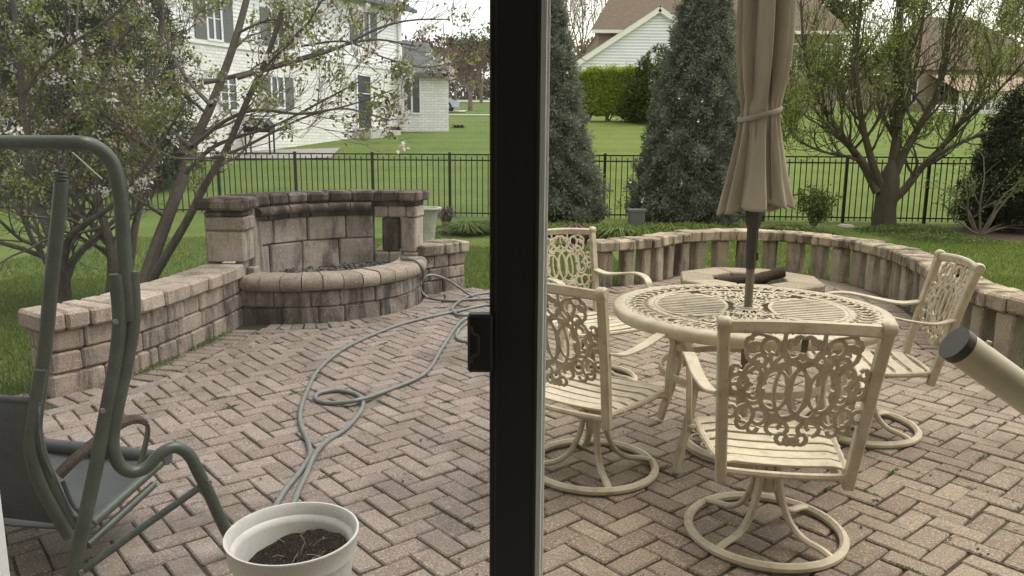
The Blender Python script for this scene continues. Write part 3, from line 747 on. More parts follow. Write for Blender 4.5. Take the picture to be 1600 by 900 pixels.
for s in (-1, 1):                                    # marquise holes between the lobes
    for row in range(3):
        n_ = 3 + 2 * row
        for q in range(n_):
            cx, cy = (q - (n_ - 1) / 2) * .058, s * (.13 + .098 * row)
            P = [(cx + .024 * math.sin(t) * (1 + .3 * math.cos(t)), cy + .045 * math.cos(t)) for t in np.linspace(0, 2 * math.pi, 13)[:-1]]
            flat(rot2(P), rectprof(.0075, .0018), True)
    for q in np.linspace(-1, 1, 9):
        P = cr([(q * .04, s * .04, 0), (q * .12, s * .16, 0), (q * .30, s * (.43 - .13 * q * q), 0)], 4); P = [(p.x, p.y) for p in P if p.x * p.x + p.y * p.y < .447 ** 2]
        if len(P) > 1: flat(rot2(P), rectprof(.006, .0018))
    for rr in (.09, .18, .28, .38): flat(rot2([(rr * 1.02 * math.sin(t), s * rr * math.cos(t)) for t in np.linspace(-.6, .6, 13)]), FLT)
b.build('lattice_top', M['cream'], tb, True, 50)
for k in range(4):
    a = math.radians(40 + 90 * k); ca, sa = math.cos(a), math.sin(a)
    P = cr([(.50, .68), (.46, .60), (.40, .50), (.385, .40), (.40, .30), (.435, .18), (.47, .08), (.49, .012)], 4)
    b = MB(); b.tube([(p.x * ca, p.x * sa, p.y) for p in P], 1, prof=rectprof(.021, .013, .4), up=(-sa, ca, 0)); b.build('leg', M['cream'], tb, True, 40)
    P = cr([(.46, .60), (.34, .635), (.2, .60), (.10, .56), (.05, .55)], 5)
    b = MB(); b.tube([(p.x * ca, p.x * sa, p.y) for p in P], 1, prof=rectprof(.016, .009, .4), up=(-sa, ca, 0)); b.build('brace', M['cream'], tb, True, 40)
b = MB(); b.tube([(.395 * math.cos(t), .395 * math.sin(t), .40) for t in np.linspace(0, 2 * math.pi, 49)[:-1]], 1, prof=rectprof(.007, .017), closed=True, up=(0, 0, 1)); b.build('stretcher_ring', M['cream'], tb, True, 40)

# umbrella base under the table
ub = thing('umbrella_base', 'round pierced cream umbrella base on the pavers under the table', 'umbrella base', (TC.x, TC.y, 0), flat=False)
b = MB(); b.lathe([(.255, 0.004), (.275, .006), (.278, .03), (.262, .046), (.245, .046), (.240, .034), (.255, .004)], 48); b.build('rim', M['cream'], ub, True, 40)
b = MB()
for k in range(12):
    a = 2 * math.pi * k / 12; ca, sa = math.cos(a), math.sin(a)
    for cx, rr in ((.20, .042), (.125, .034)):
        b.tube([(cx * ca + rr * math.cos(t), cx * sa + rr * math.sin(t), .045 + (.25 - cx) * .12) for t in np.linspace(0, 2 * math.pi, 13)[:-1]], .006, 5, closed=True)
    b.tube([(.245 * ca, .245 * sa, .042), (.06 * ca, .06 * sa, .07)], .006, 5)
b.build('scrollwork', M['cream'], ub, True, 60)
b = MB(); b.lathe([(.075, .05), (.075, .065), (.035, .09), (.030, .12), (.030, .34), (.034, .35), (.026, .355)], 20); b.build('stem', M['cream'], ub, True, 40)

# closed umbrella
um = thing('patio_umbrella', 'closed taupe fabric umbrella standing through the table', 'umbrella', (TC.x, TC.y, .1), flat=False)
def lz(z): return z - .1 - (.125 if z > .9 else 0)
b = MB(); b.tube([(0, 0, lz(.36)), (0, 0, lz(1.15)), (0, 0, lz(2.9))], .0195, 16); b.build('pole', M['bronze'], um, True)
b = MB(); b.lathe([(.0205, lz(1.02)), (.0245, lz(1.022)), (.0245, lz(1.10)), (.0275, lz(1.102)), (.0275, lz(1.215)), (.037, lz(1.235)), (.037, lz(1.33)), (.030, lz(1.345)), (.0205, lz(1.345))], 10); b.build('crank_hub', M['black_plastic'], um, True, 30)
b = MB(); b.box(.022, -.012, lz(1.06), .032, .012, lz(1.10), .003); b.build('release_button', M['black_plastic'], um)
def canopy():
    zs = [1.285, 1.30, 1.34, 1.40, 1.48, 1.56, 1.64, 1.70, 1.735, 1.76, 1.80, 1.88, 2.0, 2.12, 2.25, 2.4, 2.6, 2.8, 2.9]
    rad = [.176, .172, .163, .150, .134, .118, .102, .092, .088, .089, .096, .112, .126, .130, .127, .118, .085, .04, .012]
    n = 192; V = []; r2 = random.Random(3); ph = [r2.uniform(0, 6.28) for _ in range(8)]; am = [r2.uniform(.75, 1.25) for _ in range(8)]
    for zi, (z, r) in enumerate(zip(zs, rad)):
        tie = math.exp(-((z - 1.735) / .07) ** 2)
        for k in range(n):
            t = 2 * math.pi * k / n
            tt = t + .16 * math.sin(3 * t + 1 + z * .9) + .10 * (z - 1.6)
            i = int((tt / (2 * math.pi) * 8) % 8); w = ((tt / (2 * math.pi) * 8) % 8) - i
            fold = .5 - .5 * math.cos(math.pi * w / .82) if w < .82 else .5 + .5 * math.cos(math.pi * (w - .82) / .18)
            depth = (.48 if z > 1.76 else .34) * am[i] * (1 - .55 * tie)
            small = .035 * math.sin(7 * tt + ph[i] + z * 3.2) + .02 * math.sin(13 * tt - 7 * z) + .012 * math.sin(23 * tt + 11 * z + ph[i])
            rr = r * (1 - depth * (1 - fold)) * (1 + small)
            dz = (.03 * (1 - fold) - .022 * math.cos(t - 2.2)) * (1.46 - z) / .17 if z < 1.46 else 0
            V.append((rr * math.cos(t), rr * math.sin(t), lz(z) + dz))
    F = [(j * n + k, j * n + (k + 1) % n, (j + 1) * n + (k + 1) % n, (j + 1) * n + k) for j in range(len(zs) - 1) for k in range(n)]
    o = np_mesh('canopy', V, F, M['canopy'], um, True)
    sm = o.modifiers.new('solid', 'SOLIDIFY'); sm.thickness = .002
    return o
cp = canopy()
b = MB(); b.tube([(.094 * math.cos(t) * (1 + .02 * math.sin(3 * t)), .094 * math.sin(t), lz(1.735) + .026 * math.cos(t - .1)) for t in np.linspace(0, 2 * math.pi, 41)[:-1]], 1, prof=rectprof(.0035, .011), closed=True, up=(0, 0, 1)); sub(cp, b.build('tie_strap', M['canopy'], um, True, 50))
for k in range(8):
    a = 2 * math.pi * (k + .45) / 8; b = MB(); b.tube([(.04 * math.cos(a), .04 * math.sin(a), lz(1.30)), (.115 * math.cos(a), .115 * math.sin(a), lz(1.36)), (.075 * math.cos(a), .075 * math.sin(a), lz(1.75)), (.03 * math.cos(a), .03 * math.sin(a), lz(2.8))], .006, 6); b.build('rib', M['bronze'], um, True)

# leaning tan tube at the right edge
ta, tb2 = at(1493, 537, 1.42), Vector((2.35, 1.36, .05))
lt = thing('leaning_tube', 'thick tan metal tube with black end cap slanting in from the right', 'tube', (2.35, 1.36, 0))
dirT = (tb2 - ta).normalized(); b = MB(); b.tube([ta, ta.lerp(tb2, .5), tb2], .034, 24); b.build('tube', M['tan_tube'], lt, True, 50)
b = MB(); b.tube([ta - dirT * .004, ta + dirT * .014], .0352, 24); b.build('end_cap', M['black_plastic'], lt, True, 50)
b = MB(); q = ta + dirT * .07 + Vector((0, 0, .03)); b.tube([q, q + Vector((.004, -.002, .016))], .005, 8); b.build('pin', M['cream'], lt, True)
b = MB(); b.tube([(2.35, .98, .034), (2.35, 1.75, .034)], .034, 20); b.build('foot_bar', M['tan_tube'], lt, True, 50)

# ------------------------------------------------------------------ hanging swing at the left
SA, SB = g(95, 960), g(372, 866)
SDir = (SB - SA); SDir.z = 0; SDir.normalize(); SNor = Vector((-SDir.y, SDir.x, 0))     # SNor: away from the camera, to the left
def spl(x, y, off=0.0):
    d = ray(x, y); p0 = SA + SNor * off; t = (p0 - Vector((0, 0, EYE))).dot(SNor) / d.dot(SNor); return Vector((0, 0, EYE)) + d * t
sw = thing('patio_swing', 'dark green tubular patio swing with grey sling seat hung on springs', 'swing', (SA.x, SA.y, 0))
GM = M['green_metal']; TR_ = .0215
top = cr([spl(0, 226) + SNor * .55 + Vector((0, 0, -.01)), spl(70, 225) + SNor * .12, spl(118, 223), spl(150, 230), spl(176, 256), spl(187, 300), spl(191, 345), spl(196, 430), spl(203, 500)], 6)
LV = Vector((-.98, .20, 0)); top = [spl(118, 223) + LV * 1.0] + [spl(118, 223) + LV * .4] + top[12:]
b = MB(); b.tube(top, TR_, 14); b.build('top_frame', GM, sw, True, 60)
b = MB(); b.tube(cr([spl(181, 428), spl(187, 500), spl(180, 570), spl(165, 650), spl(148, 740), spl(128, 830), spl(112, 905), SA + Vector((0, 0, .0))], 6), TR_ * 1.02, 14); b.build('front_leg', GM, sw, True, 60)
b = MB(); b.tube(cr([spl(207, 424), spl(209, 500), spl(198, 570), spl(183, 640), spl(176, 690), spl(184, 722), spl(203, 737), spl(228, 731), spl(252, 708), spl(275, 699), spl(296, 712), spl(310, 738), spl(327, 772), spl(345, 812), SB], 6), TR_ * .95, 14); b.build('rear_leg', GM, sw, True, 60)
b = MB(); b.tube([spl(124, 895), spl(225, 822), spl(326, 752)], .0125, 10); b.build('brace', GM, sw, True, 60)
for x, y in ((160, 641), (180, 502), (326, 752), (126, 893)):
    b = MB(); q = spl(x, y, -.018); b.tube([q, q - SNor * .012], .0075, 8); b.build('bolt', M['grey_tub'], sw, True)
# hanger: hooks, spring, hanging rod
O1 = .16
sp = [spl(95, 268 + .0, O1)]; z0, z1 = spl(95, 265, O1).z, spl(96, 292, O1).z; cx = spl(95, 280, O1)
b = MB(); b.tube([Vector((cx.x + .017 * math.cos(t), cx.y + .017 * math.sin(t), z0 + (z1 - z0) * t / (2 * math.pi * 5))) for t in np.linspace(0, 2 * math.pi * 5, 70)], .0042, 6); b.build('spring', GM, sw, True)
for dx in (-6, 8):
    b = MB(); b.tube([spl(95 + dx * .3, 266, O1), spl(95 + dx, 252, O1), spl(96 + dx * 1.1, 232, O1)], .004, 6); b.build('hook', GM, sw, True)
b = MB(); b.tube([spl(113, 238, O1), spl(160, 280, O1 * .4)], .0018, 5); b.build('wire', M['tan_tube'], sw)
b = MB(); b.tube(cr([spl(96, 286, O1), spl(90, 350, O1), spl(80, 440, O1), spl(72, 530, O1), spl(62, 610, O1), spl(55, 670, O1), spl(66, 720, O1), spl(88, 775, O1), spl(110, 822, O1)], 6), .021, 12); b.build('hanger_rod', GM, sw, True, 60)
b = MB(); b.tube(cr([spl(63, 578, O1 - .03), spl(52, 650, O1 - .03), spl(47, 700, O1 - .03), spl(60, 750, O1 - .03), spl(85, 800, O1 - .03), spl(108, 838, O1 - .03)], 6), .019, 12); b.build('seat_side_tube', GM, sw, True, 60)
# seat and back slings reach from the near side to the other side of the swing
W = .66
def sheet(name, E0, vec, m, th=.006, sag=.05, n=10):
    V = []; k = len(E0)
    for i in range(n + 1):
        t = i / n
        for p in E0: V.append(tuple(p + vec * t + Vector((0, 0, -sag * math.sin(math.pi * t)))))
    F = [(i * k + j, i * k + j + 1, (i + 1) * k + j + 1, (i + 1) * k + j) for i in range(n) for j in range(k - 1)]
    o = np_mesh(name, V, F, m, sw, True); md = o.modifiers.new('solid', 'SOLIDIFY'); md.thickness = th; return o
SF = spl(124, 824, O1 + .02); FV = Vector((.20, .98, 0)); LV = Vector((-.98, .20, 0)); seat_dir = FV * .44 + Vector((0, 0, .075))
seatE = [SF + seat_dir * t + Vector((0, 0, -.025 * math.sin(math.pi * t))) for t in np.linspace(0, 1, 8)]
sheet('seat_sling', seatE, LV * W, M['sling'], .008, .02)
b = MB(); b.tube([SF + Vector((.01, 0, -.015)), SF + seat_dir + Vector((.01, 0, -.015))], .018, 12); b.tube([SF + Vector((.02, 0, -.065)), SF + seat_dir * .8 + Vector((.02, 0, -.065))], .015, 10); b.build('seat_rail', GM, sw, True, 60)
b = MB(); b.tube([SF + seat_dir - LV * .03 + Vector((0, 0, -.008)), SF + seat_dir + LV * .3, SF + seat_dir + LV * W], .026, 12); b.build('front_roll', M['sling'], sw, True, 60)
bt = at(64, 628, SF.y - .10); bb = at(92, 756, SF.y - .05)
backE = [bt.lerp(bb, t) - FV * .03 * math.sin(math.pi * t) for t in np.linspace(0, 1, 7)] + [SF + Vector((0, 0, .01))]
sheet('back_sling', backE, LV * W, M['sling'], .008, .0)
b = MB(); b.tube([bt, bt + LV * .3, bt + LV * W], .012, 12); b.build('back_rail', M['sling'], sw, True, 60)
for px in (78, 98):
    b = MB(); q = at(px, 752, SF.y - .04); b.tube(cr([q, q + Vector((.03, .0, -.09)), q + Vector((.085, .02, -.16))], 4), .007, 6); b.build('loose_strap', M['sling'], sw, True)
ar = cr([spl(92, 742, O1), spl(112, 722, O1), spl(150, 690, O1), spl(185, 664, O1), spl(208, 655, O1), spl(226, 659, O1), spl(231, 672, O1), spl(226, 700, O1), spl(218, 728, O1)], 5)
b = MB(); b.tube(ar[:26], 1, prof=rectprof(.030, .009, .4), up=(0, 0, 1)); b.build('armrest', M['worn_arm'], sw, True, 40)
b = MB(); b.tube(ar[25:], 1, prof=rectprof(.018, .004, .4), up=tuple(SDir)); b.build('arm_strap', GM, sw, True, 40)
# the other end of the frame, out of the picture
b = MB(); e0 = top[0]; b.tube([e0, e0 + Vector((0, 0, -.7)), SA + LV * 1.05], TR_, 12); b.tube([e0 + Vector((0, 0, -.6)), SB + LV * 1.05], TR_, 12); b.build('other_leg', GM, sw, True, 60)

# ------------------------------------------------------------------ pot, hose
PC = at(457, 832, 2.0)
pr = .181
pt_ = thing('flower_pot', 'large off-white plastic flower pot with dry soil beside the swing', 'pot', (PC.x, PC.y, 0), flat=False)
zt = PC.z
b = MB(); b.lathe([(.001, .004), (.125, .004), (.132, .012), (.165, zt - .075), (.166, zt - .062), (.176, zt - .055), (.1785, zt - .008), (.184, zt), (.1835, zt + .004), (.178, zt + .004), (.1725, zt - .004), (.168, zt - .03), (.158, zt - .038), (.155, zt - .05), (.128, .02), (.001, .018)], 64); b.build('body', M['pot'], pt_, True, 40)
V = []; F = []; rs = np.linspace(0, .149, 14); na = 48; r2 = random.Random(8)
for i, r in enumerate(rs):
    for k in range(na):
        a = 2 * math.pi * k / na; x, y = r * math.cos(a), r * math.sin(a)
        zz = zt - .088 + .20 * x + .10 * y + .004 * math.sin(x * 60) * math.cos(y * 50) + r2.uniform(-.005, .005)
        lim = .126 + (.155 - .126) * (zz - .02) / max(.05, zt - .07); k_ = min(1, (lim - .002) / .149); V.append((x * k_, y * k_, zz))
F = [(i * na + k, i * na + (k + 1) % na, (i + 1) * na + (k + 1) % na, (i + 1) * na + k) for i in range(13) for k in range(na)]
clod = MB(); r3 = random.Random(18)
for k in range(900):
    a, r = r3.uniform(0, 6.28), .138 * math.sqrt(r3.random()); x, y = r * math.cos(a), r * math.sin(a); sz_ = r3.uniform(.002, .0065); c_ = Vector((x, y, zt - .088 + .20 * x + .10 * y + r3.uniform(0, .008)))
    q4 = [c_ + Vector((r3.uniform(-1, 1), r3.uniform(-1, 1), r3.uniform(-.6, 1))) * sz_ for _ in range(4)]
    for t4 in ((0, 1, 2), (0, 2, 3), (0, 3, 1), (1, 3, 2)): clod.tri(*(q4[i] for i in t4))
tag(clod.build('soil_crumbs', simple('soil_crumbs', (.035, .024, .016), 1, .7, 90), pt_), kind='stuff')
so = np_mesh('soil', V, F, M['soil'], pt_, False)
for k in range(16):
    a, r = r2.uniform(0, 6.28), r2.uniform(.02, .115); x, y = r * math.cos(a), r * math.sin(a); zz = zt - .088 + .20 * x + .10 * y + .008; d = Vector((r2.uniform(-1, 1), r2.uniform(-1, 1), r2.uniform(0, .6))) * .02
    b = MB(); p = Vector((x, y, zz)); b.tube([p, p + d + Vector((0, 0, .006)), p + d * 2], .0011, 4); sub(so, b.build('dry_stalk', M['bare'], pt_))
for x, y in ((515, 893), (524, 885), (532, 892)):     # raised moulded mark on the pot's side
    pass
hs = thing('garden_hose', 'long grey-green garden hose snaking and looping across the pavers', 'hose', tuple(g(470, 650)))
def hose(pts, zs=.0128):
    P = [g(p[0], p[1], p[2] if len(p) > 2 else zs) for p in pts]; b = MB(); b.tube(cr(P, 7), .0128, 9); return b.build('hose_run', M['hose'], hs, True, 80)
hose([(790, 488), (763, 477), (715, 486), (650, 500), (600, 516), (540, 543), (500, 575), (480, 610), (470, 640), (470, 662), (481, 690), (484, 712), (468, 738), (446, 765), (431, 790), (418, 815), (405, 850)])
hose([(790, 480), (763, 487, .03), (730, 497, .03), (715, 508), (690, 545), (672, 575), (650, 592), (600, 612), (560, 625, .03), (520, 630), (495, 625), (497, 615), (525, 610), (555, 615, .012), (567, 628), (562, 645), (540, 670), (510, 690), (492, 710, .035), (478, 742), (463, 775), (455, 800), (446, 850)])
hose([(628, 404, .42), (650, 408, .41), (662, 425, .30), (657, 445, .10), (660, 458), (676, 467), (705, 470), (735, 468), (790, 466)])
hose([(790, 520), (763, 533), (728, 534), (713, 526), (722, 510), (745, 498), (790, 492)])
hose([(790, 462), (763, 458), (730, 464), (710, 477, .03), (708, 487), (725, 493, .03), (763, 484, .03), (790, 478)])
hz_ = cr([g(738, 464, .0105), at(714, 447, 7.62), at(692, 434, 7.50), at(670, 430, 7.40), at(659, 440, 7.36), at(658, 454, 7.36), g(668, 466, .0105)], 7); b = MB(); b.tube(hz_, .0128, 9); b.build('hose_run', M['hose'], hs, True, 80)
hose([(820, 470), (850, 468), (900, 474), (935, 486), (946, 492), (940, 500), (915, 502), (880, 498), (830, 497)])
b = MB(); n0, n1 = g(628, 403, .415), g(650, 407, .405); b.tube([n0, n0.lerp(n1, .35), n0.lerp(n1, .7), n1], [.024, .02, .014, .012], 10); b.build('nozzle', M['nozzle'], hs, True, 50)

# ------------------------------------------------------------------ sliding door: screen panel on the left, glass panel on the right
dY = .90
xl, xr = at(765, 450, dY).x, at(841, 450, dY).x
sd = thing('screen_door', 'dark framed sliding insect screen door covering the left half of the view', 'door', (-.35, dY, .13))
def dbox(name, x0, y0, z0, x1, y1, z1, m, par, c=.0015):
    b = MB(); b.box(x0, y0, z0, x1, y1, z1, c); return b.build(name, m, par)
Z0, Z1 = .135, 2.26
LS = at(5, 800, dY + .03).x
stile_r = dbox('meeting_stile', xl, dY, Z0, xr, dY + .03, Z1, M['door_dark'], sd)
sub(stile_r, dbox('weather_strip', xl + .006, dY - .0015, Z0, xl + .0085, dY + .001, Z1, M['black_plastic'], sd, .0004)); sub(stile_r, dbox('stile_lip', xr - .004, dY - .002, Z0, xr, dY + .002, Z1, M['black_plastic'], sd, .0006))
dbox('edge_stile', LS - .06, dY, Z0, LS, dY + .03, Z1, M['vinyl'], sd)
dbox('bottom_rail', LS, dY, Z0, xl, dY + .03, .22, M['door_dark'], sd); dbox('top_rail', LS, dY, 2.2, xl, dY + .03, Z1, M['door_dark'], sd)
def screen_mat():
    m, nt, b_ = newmat('insect_screen'); nt.nodes.remove(b_); v = wpos(nt, obj=True)
    sx = N(nt, 'ShaderNodeSeparateXYZ'); nt.links.new(v, sx.inputs[0])
    def thread(sock, pitch):
        a = N(nt, 'ShaderNodeMath', operation='MULTIPLY'); nt.links.new(sock, a.inputs[0]); a.inputs[1].default_value = math.pi / pitch
        c = N(nt, 'ShaderNodeMath', operation='SINE'); nt.links.new(a.outputs[0], c.inputs[0])
        d = N(nt, 'ShaderNodeMath', operation='POWER'); e = N(nt, 'ShaderNodeMath', operation='ABSOLUTE'); nt.links.new(c.outputs[0], e.inputs[0])
        nt.links.new(e.outputs[0], d.inputs[0]); d.inputs[1].default_value = 4.0; return d.outputs[0]
    mx = N(nt, 'ShaderNodeMath', operation='MAXIMUM'); nt.links.new(thread(sx.outputs['X'], .00155), mx.inputs[0]); nt.links.new(thread(sx.outputs['Z'], .00155), mx.inputs[1])
    ml = N(nt, 'ShaderNodeMath', operation='MULTIPLY'); nt.links.new(mx.outputs[0], ml.inputs[0]); ml.inputs[1].default_value = .36
    df = N(nt, 'ShaderNodeBsdfDiffuse', Color=(.13, .13, .12, 1)); tl = N(nt, 'ShaderNodeBsdfTranslucent', Color=(.13, .13, .12, 1))
    m0 = N(nt, 'ShaderNodeMixShader'); m0.inputs[0].default_value = .5; nt.links.new(df.outputs[0], m0.inputs[1]); nt.links.new(tl.outputs[0], m0.inputs[2])
    tp = N(nt, 'ShaderNodeBsdfTransparent'); m1 = N(nt, 'ShaderNodeMixShader')
    nt.links.new(ml.outputs[0], m1.inputs[0]); nt.links.new(tp.outputs[0], m1.inputs[1]); nt.links.new(m0.outputs[0], m1.inputs[2])
    nt.links.new(m1.outputs[0], nt.nodes['Material Output'].inputs['Surface']); return m
b = MB(); b.quad((LS, dY + .012, .2), (xl + .002, dY + .012, .2), (xl + .002, dY + .012, 2.22), (LS, dY + .012, 2.22)); b.build('screen_mesh', screen_mat(), sd)
h0, h1 = at(730, 492, dY - .02), at(762, 583, dY - .02)
hb = dbox('latch_plate', h0.x, dY - .02, h1.z, xl + .004, dY - .0, h0.z, M['door_dark'], sd, .003)
b = MB(); zc = (h0.z + h1.z) / 2; xc = (h0.x + xl) / 2
b.tube(cr([(xc - .008, dY - .024, zc + .022), (xc - .006, dY - .026, zc + .014), (xc, dY - .026, zc + .01), (xc, dY - .026, zc - .01), (xc - .006, dY - .026, zc - .014), (xc - .008, dY - .024, zc - .022)], 4), .0018, 6); sub(hb, b.build('latch_pull', M['black_plastic'], sd, True))
gd = thing('glass_door', 'rain-spotted glass door panel with pale aluminium edge on the right', 'door', (.5, dY + .06, .13))
xg0, xg1 = at(838, 450, dY + .05).x, at(850.5, 450, dY + .05).x
gs = dbox('edge_stile', xg0 - .02, dY + .05, Z0, xg1, dY + .08, Z1, M['door_alu'], gd)
dbox('glazing_bead', xg1, dY + .055, Z0, xg1 + .0035, dY + .06, Z1, M['vinyl'], gd, .0008)
dbox('far_stile', 1.22, dY + .05, Z0, 1.3, dY + .08, Z1, M['door_alu'], gd); dbox('bottom_rail', xg1, dY + .05, Z0, 1.22, dY + .08, .22, M['door_alu'], gd); dbox('top_rail', xg1, dY + .05, 2.2, 1.22, dY + .08, Z1, M['door_alu'], gd)
def pane_mat():
    m, nt, b_ = newmat('door_glass'); nt.nodes.remove(b_)
    tp = N(nt, 'ShaderNodeBsdfTransparent', Color=(.94, .91, .80, 1)); gl = N(nt, 'ShaderNodeBsdfGlossy', Roughness=.02); gl.inputs['Color'].default_value = (.9, .9, .9, 1)
    m1 = N(nt, 'ShaderNodeMixShader'); m1.inputs[0].default_value = .03; nt.links.new(tp.outputs[0], m1.inputs[1]); nt.links.new(gl.outputs[0], m1.inputs[2])
    nt.links.new(m1.outputs[0], nt.nodes['Material Output'].inputs['Surface']); return m
b = MB(); b.quad((xg1, dY + .064, .2), (1.22, dY + .064, .2), (1.22, dY + .064, 2.22), (xg1, dY + .064, 2.22)); b.build('pane', pane_mat(), gd)
m, nt, b_ = newmat('water'); b_.inputs['Transmission Weight'].default_value = 1; b_.inputs['IOR'].default_value = 1.33; b_.inputs['Roughness'].default_value = .02; M['water'] = m
for x, y, r, L, lab in ((985, 283, .0022, 2.6, 'teardrop raindrop on the glass at the left edge of the large spruce'), (1003, 314, .0016, 3.2, 'slanted raindrop on the glass above the grey tub'), (1065, 286, .0014, 2.6, 'raindrop on the glass in the middle of the large spruce'), (886, 113, .0016, 1, 'round raindrop on the glass over the smaller spruce'), (959, 184, .0013, 2.5, 'raindrop on the glass at the foot of the bright hedge'), (1061, 153, .0014, 2.2, 'upper left raindrop on the glass over the large spruce'), (1097, 158, .0013, 2.4, 'raindrop streak on the glass beside the umbrella canopy'), (1091, 189, .0017, 1, 'round raindrop on the glass between large spruce and umbrella')):
    p = at(x, y, dY + .0665); b = MB(); sl = .5 if 'slant' in lab or 'streak' in lab else 0
    b.lathe([(.0001, -r), (r * .7, -r * .7), (r, 0), (r * .65, r * L * .5), (r * .25, r * L), (.0001, r * L * 1.1)], 10)
    o = b.build('raindrop', M['water'], smooth=True, angle=180); o.location = p; o.scale = (1, .5, 1); o.rotation_euler = (0, sl, 0); tag(o, lab, 'raindrop', 'raindrops on the glass')

# ------------------------------------------------------------------ black fence
FA, FB = Vector((-11.5, 17.0, 0)), Vector((14.0, 15.2, 0))
fdir = (FB - FA).normalized(); fx = lambda X: FA + fdir * ((X - FA.x) / fdir.x)
fe = thing('picket_fence', 'black metal picket fence across the back lawn', 'fence', (0, 16, 0))
FZ = -.02; FH = 1.33
posts_px = [-35, 86, 207, 343, 463, 583, 703, 823, 944, 1068, 1195, 1320, 1448, 1580]
PXX = []
for px in posts_px:
    d = ray(px, 300); t = (FA.y * fdir.x - FA.x * fdir.y) / (d.y * fdir.x - d.x * fdir.y); PXX.append(fx(d.x * t))
posts = PXX + [PXX[-1] + fdir * 1.8]
pm = None
def fbox(name, c, hx, hy, z0, z1, mesh=None):
    global pm
    b = MB(); MX = Matrix.Rotation(math.atan2(fdir.y, fdir.x), 4, 'Z')
    if mesh is None:
        b.box(-hx, -hy, z0, hx, hy, z1, 0); me = bpy.data.meshes.new(name); me.from_pydata(b.V, [], b.F); me.materials.append(M['fence'])
    else: me = mesh
    o = bpy.data.objects.new(name, me); col.objects.link(o); o.parent = fe; o.matrix_local = Matrix.Translation(Vector((c.x, c.y, 0)) - fe.location) @ MX; return me
mp = mk1 = mk2 = None
for i, p in enumerate(posts):
    mp = fbox('post', p, .027, .027, FZ - .1, FH + .03, mp)
    b = MB(); b.box(-.031, -.031, FH + .03, .031, .031, FH + .05, .004)
    if i == len(posts) - 1: break
    q = posts[i + 1]; L = (q - p).length; mid = (p + q) / 2
    for z in (FH - .012, FH - .13, .10): fbox('rail', mid, L / 2 - .027, .014, z - .014, z + .014)
    n = 14
    for k in range(1, n):
        c = p.lerp(q, k / n)
        if k % 2: mk1 = fbox('picket', c, .009, .009, .03, FH - .012, mk1)
        else: mk2 = fbox('picket', c, .009, .009, .03, FH - .055, mk2)

# ------------------------------------------------------------------ plants
def unit(v): return v / np.maximum(1e-9, np.linalg.norm(v, axis=-1, keepdims=True))
def leaf_quads(C, A, L, W, R, fold=.25):
    """diamond leaves: centres C, axes A, lengths L, widths W"""
    n = len(C); A = unit(A); B = unit(np.cross(A, R.normal(size=(n, 3)))); Nn = np.cross(A, B)
    L = np.broadcast_to(L, (n,))[:, None]; W = np.broadcast_to(W, (n,))[:, None]
    V = np.stack([C - A * L * .5, C + B * W * .5 + Nn * W * fold - A * L * .05, C + A * L * .5, C - B * W * .5 + Nn * W * fold - A * L * .05], 1).reshape(-1, 3)
    return V, np.arange(4 * n).reshape(n, 4)
def sph(n, R): return unit(R.normal(size=(n, 3)))
NP = np.random.default_rng(11)
def grow(mb, p, d, L, r, depth, R, tips, kids=(2, 4), up=.12, spread=.65, taper=.62, shrink=.68, nseg=4, wig=.16, rmin=.0025, sides=6):
    P = [Vector(p)]; d = Vector(d).normalized(); rr = [r]
    for i in range(nseg):
        d = (d + Vector((R.gauss(0, wig), R.gauss(0, wig), R.gauss(0, wig) + up * .5))).normalized()
        P.append(P[-1] + d * (L / nseg)); rr.append(max(rmin, r * (1 - (1 - taper) * (i + 1) / nseg)))
    mb.tube(P, rr, sides if r > .012 else (4 if r > .006 else 3), caps=False)
    for i in range(1, len(P)): tips.append((P[i], depth, d))
    if depth == 0: return
    n = R.randint(*kids)
    for k in range(n):
        t = R.uniform(.35, 1) if k else 1.0
        i = min(nseg - 1, int(t * nseg)); q = P[i].lerp(P[i + 1], t * nseg - i) if i < nseg else P[-1]
        ax = Vector((R.gauss(0, 1), R.gauss(0, 1), R.gauss(0, 1) * .6 + up)).normalized()
        nd = (d + ax * (spread * (1 if k else .45))).normalized()
        grow(mb, q, nd, L * shrink * R.uniform(.7, 1.15), max(rmin, rr[min(i + 1, nseg)] * (.85 if k == 0 else .6)), depth - 1, R, tips, kids, up, spread, taper, shrink, nseg if depth > 1 else 3, wig, rmin, sides)
def limb(mb, P, r0, r1, R, tips, n=6, kids=8, depth=2, klen=.6, sides=9, up=.1, spread=.8, kstart=.25, kr=.45, rmin=.0025):
    """a traced limb with side branches"""
    Q = cr(P, n); m = len(Q); rr = [r0 + (r1 - r0) * (i / (m - 1)) ** .8 for i in range(m)]
    mb.tube(Q, rr, sides, caps=False)
    for k in range(kids):
        t = kstart + (1 - kstart) * (k + R.random()) / kids; i = min(m - 2, int(t * (m - 1)))
        d = (Q[i + 1] - Q[i]).normalized(); ax = Vector((R.gauss(0, 1), R.gauss(0, 1), R.gauss(0, .7) + up)).normalized()
        grow(mb, Q[i], (d * .7 + ax * spread), klen * R.uniform(.6, 1.25), max(rmin, rr[i] * kr), depth, R, tips, up=up, rmin=rmin)
    for i in range(m // 2, m): tips.append((Q[i], 0, Q[min(i + 1, m - 1)] - Q[i - 1]))

